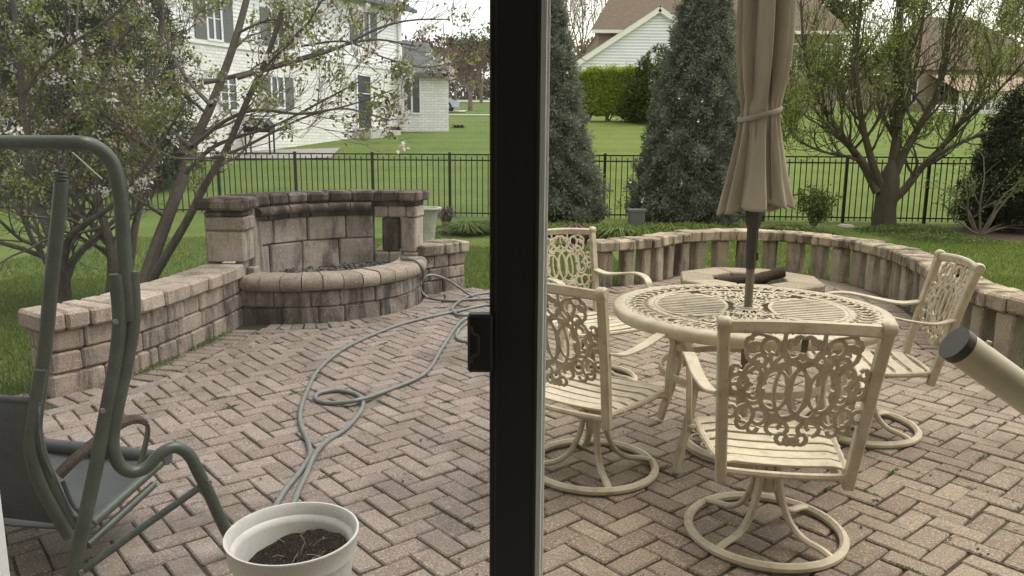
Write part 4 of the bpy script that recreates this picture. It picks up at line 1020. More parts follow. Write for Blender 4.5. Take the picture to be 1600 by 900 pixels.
# spruces
M['spruce'] = leaf_mat('spruce_needles', [(0, (.075, .088, .064)), (.45, (.18, .202, .154)), (.75, (.27, .295, .23)), (1, (.36, .385, .315))], .25, .7, 3.5)
def spruce(name, label, cx, cy, H, Rb, seed, axis=(0, 0), n_cl=2600, m=None, base=.05, group='grey-green spruces by the fence', per=38, prof=None, lsz=.052, csz=.11, cat='tree'):
    R = np.random.default_rng(seed); z0 = hz(cx, cy)
    t = thing(name, label, cat, (cx, cy, z0), group)
    b = MB(); b.tube([(cx, cy, z0 - .05), (cx + axis[0] * .5, cy, z0 + H * .5), (cx + axis[0], cy, z0 + H * .95)], [Rb * .13, Rb * .09, .01], 8); b.build('trunk', M['bark'], t, True)
    u = R.random(n_cl); zf = 1 - np.sqrt(u * .97); zf = np.clip(zf, 0.005, .985)
    pr_ = prof or (lambda z: np.minimum(1, (z + .10) / .16) ** .5 * (1 - z) ** .8)
    a = R.random(n_cl) * 6.2832
    lump = 1 + .17 * np.sin(a * 5 + zf * 23 + seed) * np.sin(zf * 31 + a * 2) + .10 * np.sin(a * 9 - zf * 40) + .05 * R.normal(size=n_cl)
    rad = Rb * pr_(zf) * lump * (1 - .42 * R.random(n_cl) ** 2.2) * np.where(R.random(n_cl) < .09, 1.05 + .16 * R.random(n_cl), 1)
    C = np.stack([cx + axis[0] * zf + rad * np.cos(a), cy + rad * np.sin(a), z0 + base + H * zf], 1)
    out = np.stack([np.cos(a), np.sin(a), np.full(n_cl, .35)], 1)
    k = per; cc = np.repeat(C, k, 0); oo = np.repeat(out, k, 0)
    D = unit(sph(n_cl * k, R) + oo * .75); q = R.random((n_cl * k, 1)) ** .6
    s_ = csz * np.repeat(.6 + .8 * R.random((n_cl, 1)), k, 0) * (.55 + .45 * np.repeat(pr_(zf)[:, None] ** .5, k, 0))
    V, F = leaf_quads(cc + D * q * s_, D, lsz * (.7 + .6 * R.random(n_cl * k)), lsz * .30, R)
    o = np_mesh('crown', V, F, m or M['spruce'], t); return t
pA, pB = at(856, 300, 14.3), at(1072, 300, 14.6)
spruce('spruce_tree', 'grey-green conical spruce beside the dark door frame', pA.x, 14.3, 4.65, .88, 1, (-.05, 0), 4300, None, .05, 'grey-green spruces by the fence', 36, None, .066, .145)
spruce('spruce_tree', 'large grey-green conical spruce left of the closed umbrella', pB.x, 14.6, 5.6, 1.00, 2, (.30, 0), 5000, None, .05, 'grey-green spruces by the fence', 36, None, .066, .145)
# dark yew at the right edge, dark evergreens behind the blossom tree
M['yew'] = leaf_mat('yew_needles', [(0, (.018, .022, .014)), (.5, (.038, .048, .025)), (1, (.075, .09, .045))], .1, .7, 2.5)
M['arbor'] = leaf_mat('arborvitae', [(0, (.034, .043, .024)), (.5, (.066, .082, .040)), (1, (.12, .145, .065))], .15, .7, 2.5)
M['cedar'] = leaf_mat('green_yew', [(0, (.030, .050, .010)), (.5, (.060, .090, .020)), (1, (.10, .14, .032))], .15, .7, 1.5)
fat = lambda z: np.minimum(1, (z + .03) / .1) ** .4 * (1 - z ** 2.2) ** .7
p = at(1618, 300, 14.2); spruce('yew_tree', 'dark green yew at the right edge of the lawn', p.x, 14.2, 3.0, 1.05, 5, (0, 0), 3600, M['yew'], .03, None, 30, fat, .06, .13)
for k, (px, Y, H, Rr, lab) in enumerate(((30, 19.5, 7.5, 1.9, 'dark tall arborvitae at the far left behind the blossoms'), (120, 20.3, 8.2, 1.9, 'dark tall arborvitae in the middle behind the blossoms'), (215, 19.8, 6.5, 1.25, 'dark narrow arborvitae left of the white house'))):
    p = at(px, 300, Y); spruce('arborvitae', lab, p.x, Y, H, Rr, 20 + k, (0, 0), 1700, M['arbor'], .1, 'dark arborvitae behind the blossom trees', 26, fat, .11, .26)
p = at(1025, 180, 39); spruce('green_yew', 'dark green rounded yew beside the bright hedge', p.x, 39, 3.6, 1.35, 31, (0, 0), 900, M['cedar'], .05, None, 26, fat, .16, .3, 'shrub')
p = at(1140, 190, 38); spruce('green_yew', 'olive green yew half hidden behind spruce and umbrella', p.x, 38, 4.0, 1.5, 32, (0, 0), 900, M['cedar'], .05, None, 26, fat, .16, .3, 'shrub')

# bright hedge of leafing shrubs
M['hedge'] = leaf_mat('hedge_leaves', [(0, (.17, .23, .028)), (.5, (.28, .36, .055)), (.85, (.37, .45, .09)), (1, (.45, .50, .14))], .5, .55, 1.3)
for k, (px, lab) in enumerate(((916, 'bright green clipped shrub at the left of the hedge'), (950, 'bright green clipped shrub in the middle of the hedge'), (985, 'bright green clipped shrub at the right of the hedge by the yew'))):
    R = np.random.default_rng(40 + k); Y = 40.0; p = at(px, 183, Y); z0 = hz(p.x, Y); t = thing('hedge_shrub', lab, 'hedge', (p.x, Y, z0), 'clipped bright green hedge')
    b = MB(); rr = random.Random(k)
    for j in range(9): b.tube([(p.x + rr.uniform(-.2, .2), Y, z0 - .1), (p.x + rr.uniform(-.7, .7), Y + rr.uniform(-.3, .3), z0 + 1.1)], [.035, .02], 5)
    b.build('stem', M['bark'], t, True)
    n = 17000; x = R.uniform(-.78, .78, n); zz = R.uniform(0, 1, n); y = R.uniform(-.55, .55, n) * (1 - .25 * zz)
    edge = .30 + 2.2 * zz + .14 * np.sin(x * 4 + k) + .08 * R.normal(size=n); wgt = .75 + .25 * np.minimum(1, zz * 3)
    C = np.stack([p.x + x * wgt + .06 * R.normal(size=n), Y + y, z0 + np.maximum(.25 + .3 * R.random(n), edge)], 1)
    V, F = leaf_quads(C, sph(n, R) + np.array([0, 0, .4]), .11 * (.7 + .6 * R.random(n)), .065, R); np_mesh('crown', V, F, M['hedge'], t)

# low plants
M['lily'] = leaf_mat('lily_leaves', [(0, (.065, .105, .018)), (.5, (.115, .165, .032)), (1, (.17, .22, .055))], .3, .55, 2)
M['shrub'] = leaf_mat('shrub_leaves', [(0, (.07, .11, .03)), (.5, (.125, .175, .05)), (1, (.19, .24, .09))], .3, .6, 3)
def grass_clump(name, label, cx, cy, n, h, r, m, seed, group, w=.016):
    R = np.random.default_rng(seed); z0 = hz(cx, cy); a = R.random(n) * 6.2832; rr = r * np.sqrt(R.random(n)); l = h * (.6 + .6 * R.random(n))
    B = np.stack([cx + rr * np.cos(a) * .5, cy + rr * np.sin(a) * .5, np.full(n, z0)], 1)
    o = np.stack([np.cos(a), np.sin(a), np.zeros(n)], 1); s_ = np.stack([-np.sin(a), np.cos(a), np.zeros(n)], 1) * w
    P1 = B + o * (rr * .5)[:, None] + np.array([0, 0, 1.]) * (l * .75)[:, None]; P2 = B + o * (rr * .9 + l * .55)[:, None] + np.array([0, 0, 1.]) * (l * .62)[:, None] * (.5 + .8 * R.random((n, 1)))
    V = np.concatenate([np.stack([B - s_, B + s_, P1 + s_ * .8, P1 - s_ * .8], 1), np.stack([P1 - s_ * .8, P1 + s_ * .8, P2 + s_ * .1, P2 - s_ * .1], 1)], 0).reshape(-1, 3)
    o_ = np_mesh(name, V, np.arange(len(V)).reshape(-1, 4), m); tag(o_, label, 'plant', group)
GL = 'daylily clumps along the fence'
for k, (px, Y, h, r, lab) in enumerate(((728, 13.2, .34, .38, 'daylily clump left of the door frame behind the stone pier'), (760, 13.6, .30, .35, 'daylily clump touching the door frame on the left'), (868, 13.0, .36, .5, 'daylily clump just right of the door frame'), (932, 12.6, .36, .45, 'daylily clump in the gap between the two spruces'), (965, 12.4, .40, .5, 'tall daylily clump in front of the grey tub'), (1010, 12.3, .38, .5, 'daylily clump between grey tub and large spruce'), (1052, 12.6, .40, .45, 'daylily clump at the foot of the large spruce'), (1090, 13.2, .34, .42, 'daylily clump right of the large spruce'), (1235, 13.6, .26, .42, 'low clump right of the umbrella behind the seat wall'), (1135, 13.4, .25, .45, 'low clump behind the seat wall just left of the umbrella'))):
    p = at(px, 320, Y); grass_clump('daylily_clump', lab, p.x, Y, 560, h * .74, r, M['lily'], 60 + k, GL, .011)
M['redtw'] = leaf_mat('dry_red', [(0, (.06, .04, .03)), (.5, (.13, .085, .07)), (1, (.22, .16, .13))], .2, .7, 3)
for px, Y, lab in ((697, 14.6, 'small brown dried shrub beside the fence post left of the door frame'), (898, 11.8, 'small reddish dried plant behind the far chair')):
    p = at(px, 330, Y); grass_clump('dried_plant', lab, p.x, Y, 160, .42 if px < 800 else .40, .14, M['redtw'], px, None, .012)
def shrub(name, label, cx, cy, n, H, W_, m, seed, lsz, group=None, D=None, bark=M['bark'], stems=7):
    R = np.random.default_rng(seed); rr = random.Random(seed); z0 = hz(cx, cy); t = thing(name, label, 'shrub', (cx, cy, z0), group)
    b = MB(); tips = []
    for k in range(stems): grow(b, (cx + rr.uniform(-.06, .06), cy + rr.uniform(-.06, .06), z0), (rr.uniform(-1, 1) * W_ / H, rr.uniform(-.7, .7), 1.1), H * .6, .012, 2, rr, tips, up=.15, spread=.7)
    b.build('stem', bark, t, True)
    T = np.array([tuple(q[0]) for q in tips if q[0].z > z0 + H * .15]); C = T[R.integers(0, len(T), n)] + R.normal(size=(n, 3)) * H * .10
    V, F = leaf_quads(C, sph(n, R) + np.array([0, 0, .3]), lsz * (.6 + .8 * R.random(n)), lsz * .5, R); np_mesh('foliage', V, F, m, t); return t
p = at(1272, 345, 14.6); shrub('leafy_shrub', 'small round leafy green shrub in front of the fence', p.x, 14.6, 1300, .62, .5, M['shrub'], 71, .07)
# bare-ish shrub with grey stems before the yew
p = at(1533, 350, 13.6); rr = random.Random(4); z0 = hz(p.x, 13.6); t = thing('twiggy_shrub', 'twiggy grey-stemmed shrub sprawling in front of the dark yew', 'shrub', (p.x, 13.6, z0))
b = MB(); tips = []
for dx, dz in ((-1.1, .8), (-.7, 1.2), (-.25, 1.3), (.35, 1.0), (.9, .8), (1.2, .55), (.7, 1.2), (-1.3, .45), (1.0, .35)): grow(b, (p.x, 13.6, z0), (dx, rr.uniform(-.5, .3), dz), .85, .022, 2, rr, tips, up=.05, spread=.6, wig=.12)
b.build('stem', M['bare'], t, True)
T = np.array([tuple(q[0]) for q in tips]); n = 900; C = T[NP.integers(0, len(T), n)] + NP.normal(size=(n, 3)) * .05
V, F = leaf_quads(C, sph(n, NP), .05, .03, NP); np_mesh('foliage', V, F, M['shrub'], t)
# ground cover under the pear tree
def cover(name, label, x0, x1, y0, y1, n, h, m, seed, lsz=.05):
    R = np.random.default_rng(seed); x = R.uniform(x0, x1, n); y = R.uniform(y0, y1, n)
    e = np.minimum(1, np.minimum(np.minimum(x - x0, x1 - x) / .7, np.minimum(y - y0, y1 - y) / .35)); bumpy = .5 + .5 * np.sin(x * 4.1) * np.sin(y * 5 + x)
    keep = R.random(n) < e * (.5 + .5 * bumpy); x, y, e, bumpy = x[keep], y[keep], e[keep], bumpy[keep]; n = len(x)
    C = np.stack([x, y, -.02 + h * e * (.3 + .7 * bumpy) * R.random(n) ** .5], 1)
    V, F = leaf_quads(C, sph(n, R) + np.array([0, 0, .3]), lsz * (.6 + .8 * R.random(n)), lsz * .55, R); tag(np_mesh(name, V, F, m), label, 'ground cover', kind='stuff')
a0, a1 = at(1385, 365, 12.8), at(1560, 365, 12.8); cover('ground_cover', 'low leafy ground cover spreading under the pear tree', a0.x, a1.x, 12.2, 14.6, 15000, .2, M['shrub'], 81)
a0, a1 = at(1180, 350, 13), at(1340, 350, 13); cover('ground_cover', 'low green plants behind the curved seat wall right of the umbrella', a0.x, a1.x, 12.9, 14.4, 5000, .14, M['lily'], 82)
a0, a1 = at(660, 350, 13), at(720, 350, 13); cover('ground_cover', 'weedy low plants between stone pier and daylilies', a0.x, a1.x, 12.5, 14.4, 2500, .12, M['shrub'], 83)
mb_ = MB(); c = at(1590, 350, 13.8); mb_.lathe([(.001, .035), (.8, .03), (1.3, 0.0)], 20, (c.x, c.y, -.02)); tag(mb_.build('mulch_bed', M['mulch'], smooth=True), 'reddish mulch bed under the dark yew', kind='structure')
# grass blades on the nearer lawn
def blades(regions, seed):
    R = np.random.default_rng(seed); VV = []
    for (x0, x1, y0, y1, n) in regions:
        x = R.uniform(x0, x1, n); y = R.uniform(y0, y1, n)
        ok = np.zeros(n, bool); PP = np.array(POLY)
        for (xi, yi), (xj, yj) in zip(PP, np.roll(PP, 1, 0)):
            with np.errstate(divide='ignore', invalid='ignore'): ok ^= ((yi > y) != (yj > y)) & (x < (xj - xi) * (y - yi) / (yj - yi + 1e-12) + xi)
        ok = ~ok
        x, y = x[ok], y[ok]; n = len(x)
        a = R.random(n) * 6.2832; h = .028 + .035 * R.random(n); w = .0035 + .0025 * R.random(n)
        B = np.stack([x, y, np.full(n, -.022)], 1); s_ = np.stack([np.cos(a), np.sin(a), np.zeros(n)], 1) * w[:, None]; lean = R.normal(size=(n, 2)) * .02
        T = B + np.stack([lean[:, 0], lean[:, 1], h], 1); VV.append(np.stack([B - s_, B + s_, T], 1))
    V = np.concatenate(VV).reshape(-1, 3); tag(np_mesh('grass', V, np.arange(len(V)).reshape(-1, 3), M['grass']), 'short green lawn grass round the patio', 'grass', kind='stuff')
blades([(-5.6, -2.4, 4.2, 8.5, 42000), (-6.5, -2.0, 8.5, 12.5, 22000), (-.9, 1.4, 7.6, 11.5, 22000), (3.2, 7.2, 5.0, 9.0, 34000), (2.5, 8.5, 9, 12.5, 26000)], 91)

# ------------------------------------------------------------------ pear tree on the right
M['pear_leaf'] = leaf_mat('pear_leaves', [(0, (.12, .16, .03)), (.45, (.20, .26, .05)), (.8, (.28, .34, .09)), (1, (.36, .41, .14))], .35, .55, 1.1)
PY = 14.7
pe = thing('pear_tree', 'spreading multi-limbed tree coming into leaf beside the black fence', 'tree', tuple(at(1383, 350, PY)))
def lp(pts, Y0=PY, dy=0.0): return [at(x, y, Y0 + dy * i / max(1, len(pts) - 1)) for i, (x, y) in enumerate(pts)]
R_ = random.Random(21); tips = []; b = MB()
b.tube(cr([at(1382, 364, PY), at(1381, 350, PY), at(1383, 325, PY), at(1387, 300, PY), at(1390, 280, PY), at(1393, 262, PY), at(1395, 250, PY)], 4), lerpl([.32, .225, .195, .20, .18, .12, .05], 25), 12)
KW = dict(kids=21, depth=3, klen=.78, up=.30, spread=.8, rmin=.0035, kr=.42)
for pts, r0, r1, dy in (
    ([(1372, 300), (1352, 262), (1333, 235), (1300, 190), (1268, 130), (1255, 60), (1250, -40)], .15, .03, .6),
    ([(1378, 295), (1362, 250), (1345, 180), (1338, 100), (1345, 0), (1350, -90)], .13, .03, -.9),
    ([(1390, 290), (1398, 240), (1404, 180), (1402, 100), (1408, 20), (1415, -100)], .18, .05, .3),
    ([(1398, 270), (1412, 240), (1432, 205), (1462, 150), (1478, 90), (1486, 10), (1500, -80)], .14, .04, -.5),
    ([(1388, 318), (1412, 297), (1440, 262), (1478, 222), (1520, 160), (1556, 90), (1585, 20)], .14, .03, .8),
    ([(1452, 250), (1490, 228), (1540, 208), (1600, 192), (1660, 170)], .07, .02, -.7),
    ([(1345, 252), (1318, 243), (1285, 237), (1250, 222), (1232, 205)], .05, .015, -.6),
    ([(1340, 242), (1310, 215), (1275, 175), (1245, 140)], .06, .015, .9),
    ([(1402, 200), (1425, 130), (1440, 50), (1448, -60)], .09, .03, 1.0),
    ([(1492, 200), (1530, 170), (1580, 120), (1630, 60)], .06, .02, -.9)):
    limb(b, lp(pts, PY, dy), r0 * .68, r1 * .55, R_, tips, **KW)
b.build('trunk', M['bark2'], pe, True)
T = np.array([tuple(q[0]) for q in tips if q[1] <= 1]); R = np.random.default_rng(5); n = 30000
cl = 2 * np.sin(T[:, 0] * 2.1 + 1) * np.sin(T[:, 2] * 2.4) + R.normal(size=len(T)); w = np.exp(cl * .6); w /= w.sum()
C = T[R.choice(len(T), n, p=w)] + R.normal(size=(n, 3)) * .07
V, F = leaf_quads(C, sph(n, R) + np.array([0, 0, .2]), .052 * (.6 + .8 * R.random(n)), .028, R); np_mesh('crown', V, F, M['pear_leaf'], pe)

# ------------------------------------------------------------------ blossom trees on the left
M['crab_leaf'] = leaf_mat('crab_leaves', [(0, (.14, .17, .04)), (.45, (.25, .29, .08)), (.85, (.33, .37, .12)), (1, (.40, .41, .17))], .35, .55, 1.6)
M['crab_red'] = leaf_mat('red_leaves', [(0, (.070, .030, .022)), (.5, (.125, .060, .042)), (1, (.19, .105, .075))], .3, .6, 1.6)
M['petal'] = leaf_mat('petals', [(0, (.68, .60, .52)), (.5, (.82, .79, .72)), (1, (.88, .87, .82))], .35, .6, 2)
def crab(label, base, limbs, seed, nl, nb, nr, kids=8, depth=3, klen=.55, spread=.8):
    R_ = random.Random(seed); R = np.random.default_rng(seed); tips = []; b = MB(); t = thing('crabapple_tree', label, 'tree', base, 'blossoming crabapple trees')
    for pts, r0, r1, Y, dy in limbs: limb(b, lp(pts, Y, dy), r0 * .70, r1 * .75, R_, tips, kids=kids, depth=depth, klen=klen, up=.12, spread=spread, kr=.42, rmin=.0022)
    b.build('trunk', M['bark'], t, True)
    T = np.array([tuple(q[0]) for q in tips if q[1] <= 1 and q[0].z > 1.05])
    def cloud(name, n, per, sz, wd, jit_, m, sc_, thr):
        w = np.exp(1.6 * np.sin(T[:, 0] * sc_ + thr) * np.sin(T[:, 2] * sc_ * 1.1 + thr * 2) * np.sin(T[:, 1] * sc_ + thr * 3) + .3 * R.normal(size=len(T))); w /= w.sum()
        C = np.repeat(T[R.choice(len(T), n // per, p=w)], per, 0); n = len(C); C = C + R.normal(size=(n, 3)) * jit_
        V, F = leaf_quads(C, sph(n, R) + np.array([0, 0, .35]), sz * (.6 + .8 * R.random(n)), wd, R); np_mesh(name, V, F, m, t)
    cloud('foliage', nl, 9, .046, .023, .035, M['crab_leaf'], 3.1, 1.0); cloud('red_foliage', nr, 9, .040, .022, .035, M['crab_red'], 2.0, 2.3); cloud('blossoms', nb, 10, .034, .028, .024, M['petal'], 3.4, .6)
crab('blossoming crabapple with two dark stems behind the swing frame', tuple(g(98, 476)),
     [([(100, 480), (97, 430), (95, 400)], .10, .085, 6.75, 0), ([(96, 405), (72, 350), (52, 290), (38, 200), (30, 90), (15, -40)], .075, .03, 6.75, .3), ([(99, 410), (110, 370), (140, 345), (170, 325), (205, 285), (250, 225), (290, 160)], .05, .012, 6.75, -.5),
      ([(70, 385), (35, 375), (0, 345), (-40, 310)], .03, .012, 6.7, -.4), ([(90, 398), (55, 360), (20, 320), (-20, 250)], .035, .012, 6.8, .5), ([(50, 270), (90, 200), (150, 140), (190, 60), (200, -40)], .03, .012, 6.9, .5), ([(35, 150), (80, 90), (170, 30), (230, -30)], .025, .01, 6.9, -.4), ([(60, 320), (100, 290), (150, 250), (210, 170), (250, 80)], .03, .01, 6.8, .8)], 101, 5600, 1900, 1300)
crab('blossoming crabapple leaning right with long branches before the white house', tuple(g(225, 452, 0) * 1.0),
     [([(222, 462), (240, 400), (262, 340), (285, 280), (300, 230), (330, 165), (362, 80), (385, 0), (395, -60)], .095, .03, 6.5, .4), ([(235, 440), (262, 395), (292, 345), (320, 290), (355, 230), (385, 160), (415, 95), (440, 20), (455, -40)], .06, .02, 6.5, -.5),
      ([(290, 270), (330, 232), (372, 214), (430, 196), (500, 160), (560, 128)], .03, .008, 6.5, -.3), ([(318, 128), (345, 124), (420, 105), (500, 82), (580, 62), (650, 72)], .034, .009, 6.4, .2), ([(370, 122), (430, 105), (520, 78), (590, 45), (640, 32), (700, 30)], .028, .007, 6.2, .4),
      ([(305, 225), (350, 190), (400, 172), (470, 178), (540, 170), (610, 188)], .028, .007, 6.3, -.3), ([(320, 250), (370, 235), (430, 205), (480, 182), (560, 160), (615, 140)], .022, .006, 6.2, .2), ([(470, 72), (540, 65), (600, 90), (660, 105), (720, 95)], .014, .005, 6.2, .3),
      ([(330, 165), (290, 120), (260, 60), (250, -30)], .03, .01, 6.6, .5), ([(385, 160), (410, 110), (470, 50), (510, -10)], .022, .008, 6.4, -.5), ([(300, 230), (260, 200), (215, 160), (180, 100), (170, 20)], .035, .01, 6.6, .6)], 102, 3300, 1400, 800, 7, 2, .42, .75)
crab('slim crabapple stem between the swing upright and the leaning trunk', tuple(g(168, 458)),
     [([(172, 470), (176, 420), (172, 380), (160, 340), (150, 300)], .07, .045, 6.9, 0), ([(196, 462), (205, 400), (212, 350), (225, 300), (240, 250), (238, 180), (245, 90), (255, 0)], .06, .02, 6.9, .5), ([(172, 385), (150, 360), (128, 330), (110, 300), (90, 260), (85, 190), (100, 100)], .04, .015, 6.9, .4),
      ([(235, 235), (190, 200), (140, 160), (80, 110), (20, 90)], .03, .01, 7.2, .3), ([(222, 310), (200, 265), (160, 215), (130, 150), (120, 60), (125, -30)], .03, .012, 7.3, .5), ([(90, 240), (40, 215), (0, 200)], .02, .01, 7.2, .2)], 103, 5000, 1600, 1300)

# ------------------------------------------------------------------ neighbours' houses
def lap(b, P, u, n, u0, u1, z0, z1, pitch, depth=.02, clip=None):
    """lap siding on a plane through P with direction u and outward normal n; clip(z) -> (u0, u1)"""
    z = z0
    while z < z1 - .01:
        zt_ = min(z + pitch, z1); a0, a1 = clip(z) if clip else (u0, u1); c0, c1 = clip(zt_) if clip else (u0, u1)
        if a1 > a0:
            lo0 = P + u * a0 + n * depth + Vector((0, 0, z)); lo1 = P + u * a1 + n * depth + Vector((0, 0, z)); hi1 = P + u * c1 + Vector((0, 0, zt_)); hi0 = P + u * c0 + Vector((0, 0, zt_))
            b.quad(lo0, lo1, hi1, hi0); b.quad(P + u * a0 + Vector((0, 0, z)), P + u * a1 + Vector((0, 0, z)), lo1, lo0)
        z = zt_
HC_ = Vector((-4.8, 34.0, 0)); HU = Vector((-.51, -.86, 0)).normalized(); HN = Vector((-HU.y * 1.0, HU.x, 0)); HN = HN if HN.dot(-HC_) > 0 else -HN
def on(px, py, P=HC_, u=HU, n=HN):
    d = ray(px, py); o = Vector((0, 0, EYE)); t = (P - o).dot(n) / d.dot(n); q = o + d * t; return (q - P).dot(u), q.z
wh = thing('neighbour_house', 'white two-storey house with grey roof behind the blossom branches', 'house', (HC_.x, HC_.y, hz(HC_.x, HC_.y)))
ZE, ZM = on(632, 16)[1], on(600, 104)[1]
def slab(name, P, u, n, u0, u1, z0, z1, d0, d1, m, parent, c=0.0):
    b = MB(); q = [P + u * u0 + n * d0, P + u * u1 + n * d0, P + u * u1 + n * d1, P + u * u0 + n * d1]
    b.hexa([(p.x, p.y, z0) for p in q] + [(p.x, p.y, z1) for p in q], c); return b.build(name, m, parent, fix=True)
slab('wall', HC_, HU, HN, 0, 15, .3, ZE, -9, 0, M['white_brick'], wh)
b = MB(); lap(b, HC_ + HN * .01, HU, HN, 0, 15, ZM, ZE, .13); b.build('siding', M['white_siding'], wh)
slab('band_board', HC_, HU, HN, -.02, 15, ZM - .1, ZM + .06, 0, .045, M['trim'], wh)
slab('corner_board', HC_, HU, HN, -.03, .12, ZM, ZE, 0, .05, M['trim'], wh)
b = MB(); e = .5; zr = ZE + 3.4
c0, c1, c2, c3 = (HC_ + HU * -e + HN * e, HC_ + HU * (15 + e) + HN * e, HC_ + HU * (15 + e) - HN * (9 + e), HC_ + HU * -e - HN * (9 + e)); r0_, r1_ = HC_ + HU * 4.5 - HN * 4.5, HC_ + HU * 10.5 - HN * 4.5
V3 = lambda p, z: Vector((p.x, p.y, z))
b.quad(V3(c0, ZE), V3(c1, ZE), V3(r1_, zr), V3(r0_, zr)); b.tri(V3(c3, ZE), V3(c0, ZE), V3(r0_, zr)); b.tri(V3(c1, ZE), V3(c2, ZE), V3(r1_, zr)); b.quad(V3(c2, ZE), V3(c3, ZE), V3(r0_, zr), V3(r1_, zr)); b.quad(V3(c0, ZE - .01), V3(c1, ZE - .01), V3(c2, ZE - .01), V3(c3, ZE - .01))
rf = b.build('roof', M['grey_roof'], wh)
sub(rf, slab('gutter', HC_, HU, HN, -.5, 15.5, ZE - .14, ZE - .01, .42, .54, M['shutter'], wh))
def window(house, P, u, n, px0, py0, px1, py1, shut=False, grid=0, name='window', midbar=True):
    ua, za = on(px0, py1, P, u, n); ub, zb = on(px1, py0, P, u, n)
    if ua > ub: ua, ub = ub, ua
    f = slab(name, P, u, n, ua, ub, za, zb, -.02, .03, M['glass_dark'], house)
    w = .07
    for i, (a, b_, c, d) in enumerate(((ua - w, ub + w, zb, zb + w), (ua - w, ub + w, za - w, za), (ua - w, ua, za, zb), (ub, ub + w, za, zb))): sub(f, slab('frame', P, u, n, a, b_, c, d, 0, .07, M['trim'], house))
    if midbar: sub(f, slab('mullion', P, u, n, (ua + ub) / 2 - .035, (ua + ub) / 2 + .035, za, zb, .03, .055, M['trim'], house))
    for k in range(grid):
        z = za + (zb - za) * (k + 1) / (grid + 1); sub(f, slab('muntin', P, u, n, ua, ub, z - .015, z + .015, .03, .045, M['trim'], house))
    if shut:
        for a, b_ in ((ua - .5, ua - .08), (ub + .08, ub + .5)): slab('shutter', P, u, n, a, b_, za - .05, zb + .05, 0, .06, M['shutter'], house)
    return f
window(wh, HC_, HU, HN, 560, 20, 574, 64, True, 1)
window(wh, HC_, HU, HN, 425, 20, 440, 70, True, 1); window(wh, HC_, HU, HN, 325, -2, 341, 60, True, 1)
window(wh, HC_, HU, HN, 425, 122, 440, 166, True, 1); window(wh, HC_, HU, HN, 346, 120, 366, 170, False, 3)
dr = window(wh, HC_, HU, HN, 559, 120, 577, 200, False, 2, 'door', False)
u0, z0 = on(548, 135); b = MB(); q = HC_ + HU * u0 + HN * .1; b.tube([(q.x, q.y, z0 - .2), (q.x, q.y, z0 + .05), (q.x, q.y, z0 + .2)], [.05, .09, .03], 8); b.build('wall_lamp', M['fence'], wh, True)
u0, z0 = on(600, 210); u1, _ = on(553, 210); slab('step', HC_, HU, HN, u0, u1, .5, on(575, 203)[1], 0, .9, M['concrete'], wh)
b = MB(); q = HC_ + HU * .22 + HN * .08; b.tube([(q.x, q.y, .8), (q.x, q.y, ZE - .2), (q.x + HN.x * .35, q.y + HN.y * .35, ZE - .05)], .05, 6); b.build('downpipe', M['trim'], wh)
# garage wing
WU = Vector((1, .12, 0)).normalized(); WN_ = Vector((WU.y, -WU.x, 0)); WP = HC_ + Vector((-.05, -.25, 0))
uw = on(701, 150, WP, WU, WN_)[0]; ze = on(660, 115, WP, WU, WN_)[1]
slab('wing_wall', WP, WU, WN_, 0, uw, .8, ze, -5, 0, M['white_brick'], wh)
window(wh, WP, WU, WN_, 632, 122, 655, 176)
b = MB(); A0, A1 = WP + WU * -.1 + WN_ * .35, WP + WU * (uw + .25) + WN_ * .35; B0, B1 = WP + WU * -.1 - WN_ * 4, WP + WU * (uw - .9) - WN_ * 2.2; B2 = WP + WU * (uw + .25) - WN_ * 5.2
b.quad(V3(A0, ze), V3(A1, ze), V3(B1, ze + 1.55), V3(B0, ze + 1.9)); b.tri(V3(A1, ze), V3(B2, ze), V3(B1, ze + 1.55)); sub(b.build('wing_roof', M['grey_roof'], wh), slab('gutter', WP, WU, WN_, -.1, uw + .25, ze - .16, ze, .26, .38, M['shutter'], wh))
# small things by that house
def gz(px, Y): x = at(px, 200, Y).x; return Vector((x, Y, hz(x, Y)))
q = gz(405, 26.4); gr = thing('grill', 'dark covered barbecue grill beside the white house', 'grill', tuple(q))
b = MB(); b.box(q.x - .45, q.y - .3, q.z + .75, q.x + .45, q.y + .3, q.z + .95, .03); b.hexa([(q.x - .5, q.y - .33, q.z + .95), (q.x + .5, q.y - .33, q.z + .95), (q.x + .5, q.y + .33, q.z + .95), (q.x - .5, q.y + .33, q.z + .95), (q.x - .3, q.y - .2, q.z + 1.22), (q.x + .3, q.y - .2, q.z + 1.22), (q.x + .3, q.y + .2, q.z + 1.22), (q.x - .3, q.y + .2, q.z + 1.22)], .03); b.build('hood', M['fence'], gr)
for dx, dy in ((-.4, -.25), (.4, -.25), (.4, .25), (-.4, .25)): b = MB(); b.tube([(q.x + dx, q.y + dy, q.z - .03), (q.x + dx, q.y + dy, q.z + .8)], .03, 6); b.build('leg', M['fence'], gr)
q = gz(620, 33.4); grass_clump('foundation_shrub', 'tiny dark shrub at the foot of the white house wall', q.x, 33.2, 90, .3, .2, M['arbor'], 7, None, .03)
q = gz(705, 36); grass_clump('low_shrub', 'tiny dark shrub at the right corner of the white house', q.x + .35, 36, 90, .14, .3, M['arbor'], 8, None, .03)
q = gz(470, 25.8); b = MB(); b.V = [(q.x + dx, q.y + dy, hz(q.x + dx, q.y + dy) + .03) for dx, dy in ((-3.5, -1.0), (1.0, -.2), (.8, 2.2), (-3.0, 1.2))]; b.F = [(0, 1, 2, 3)]; tag(b.build('terrace', M['mulch'] if False else simple('old_concrete', (.26, .24, .21), .9, .2, 3, obj=False)), kind='structure')
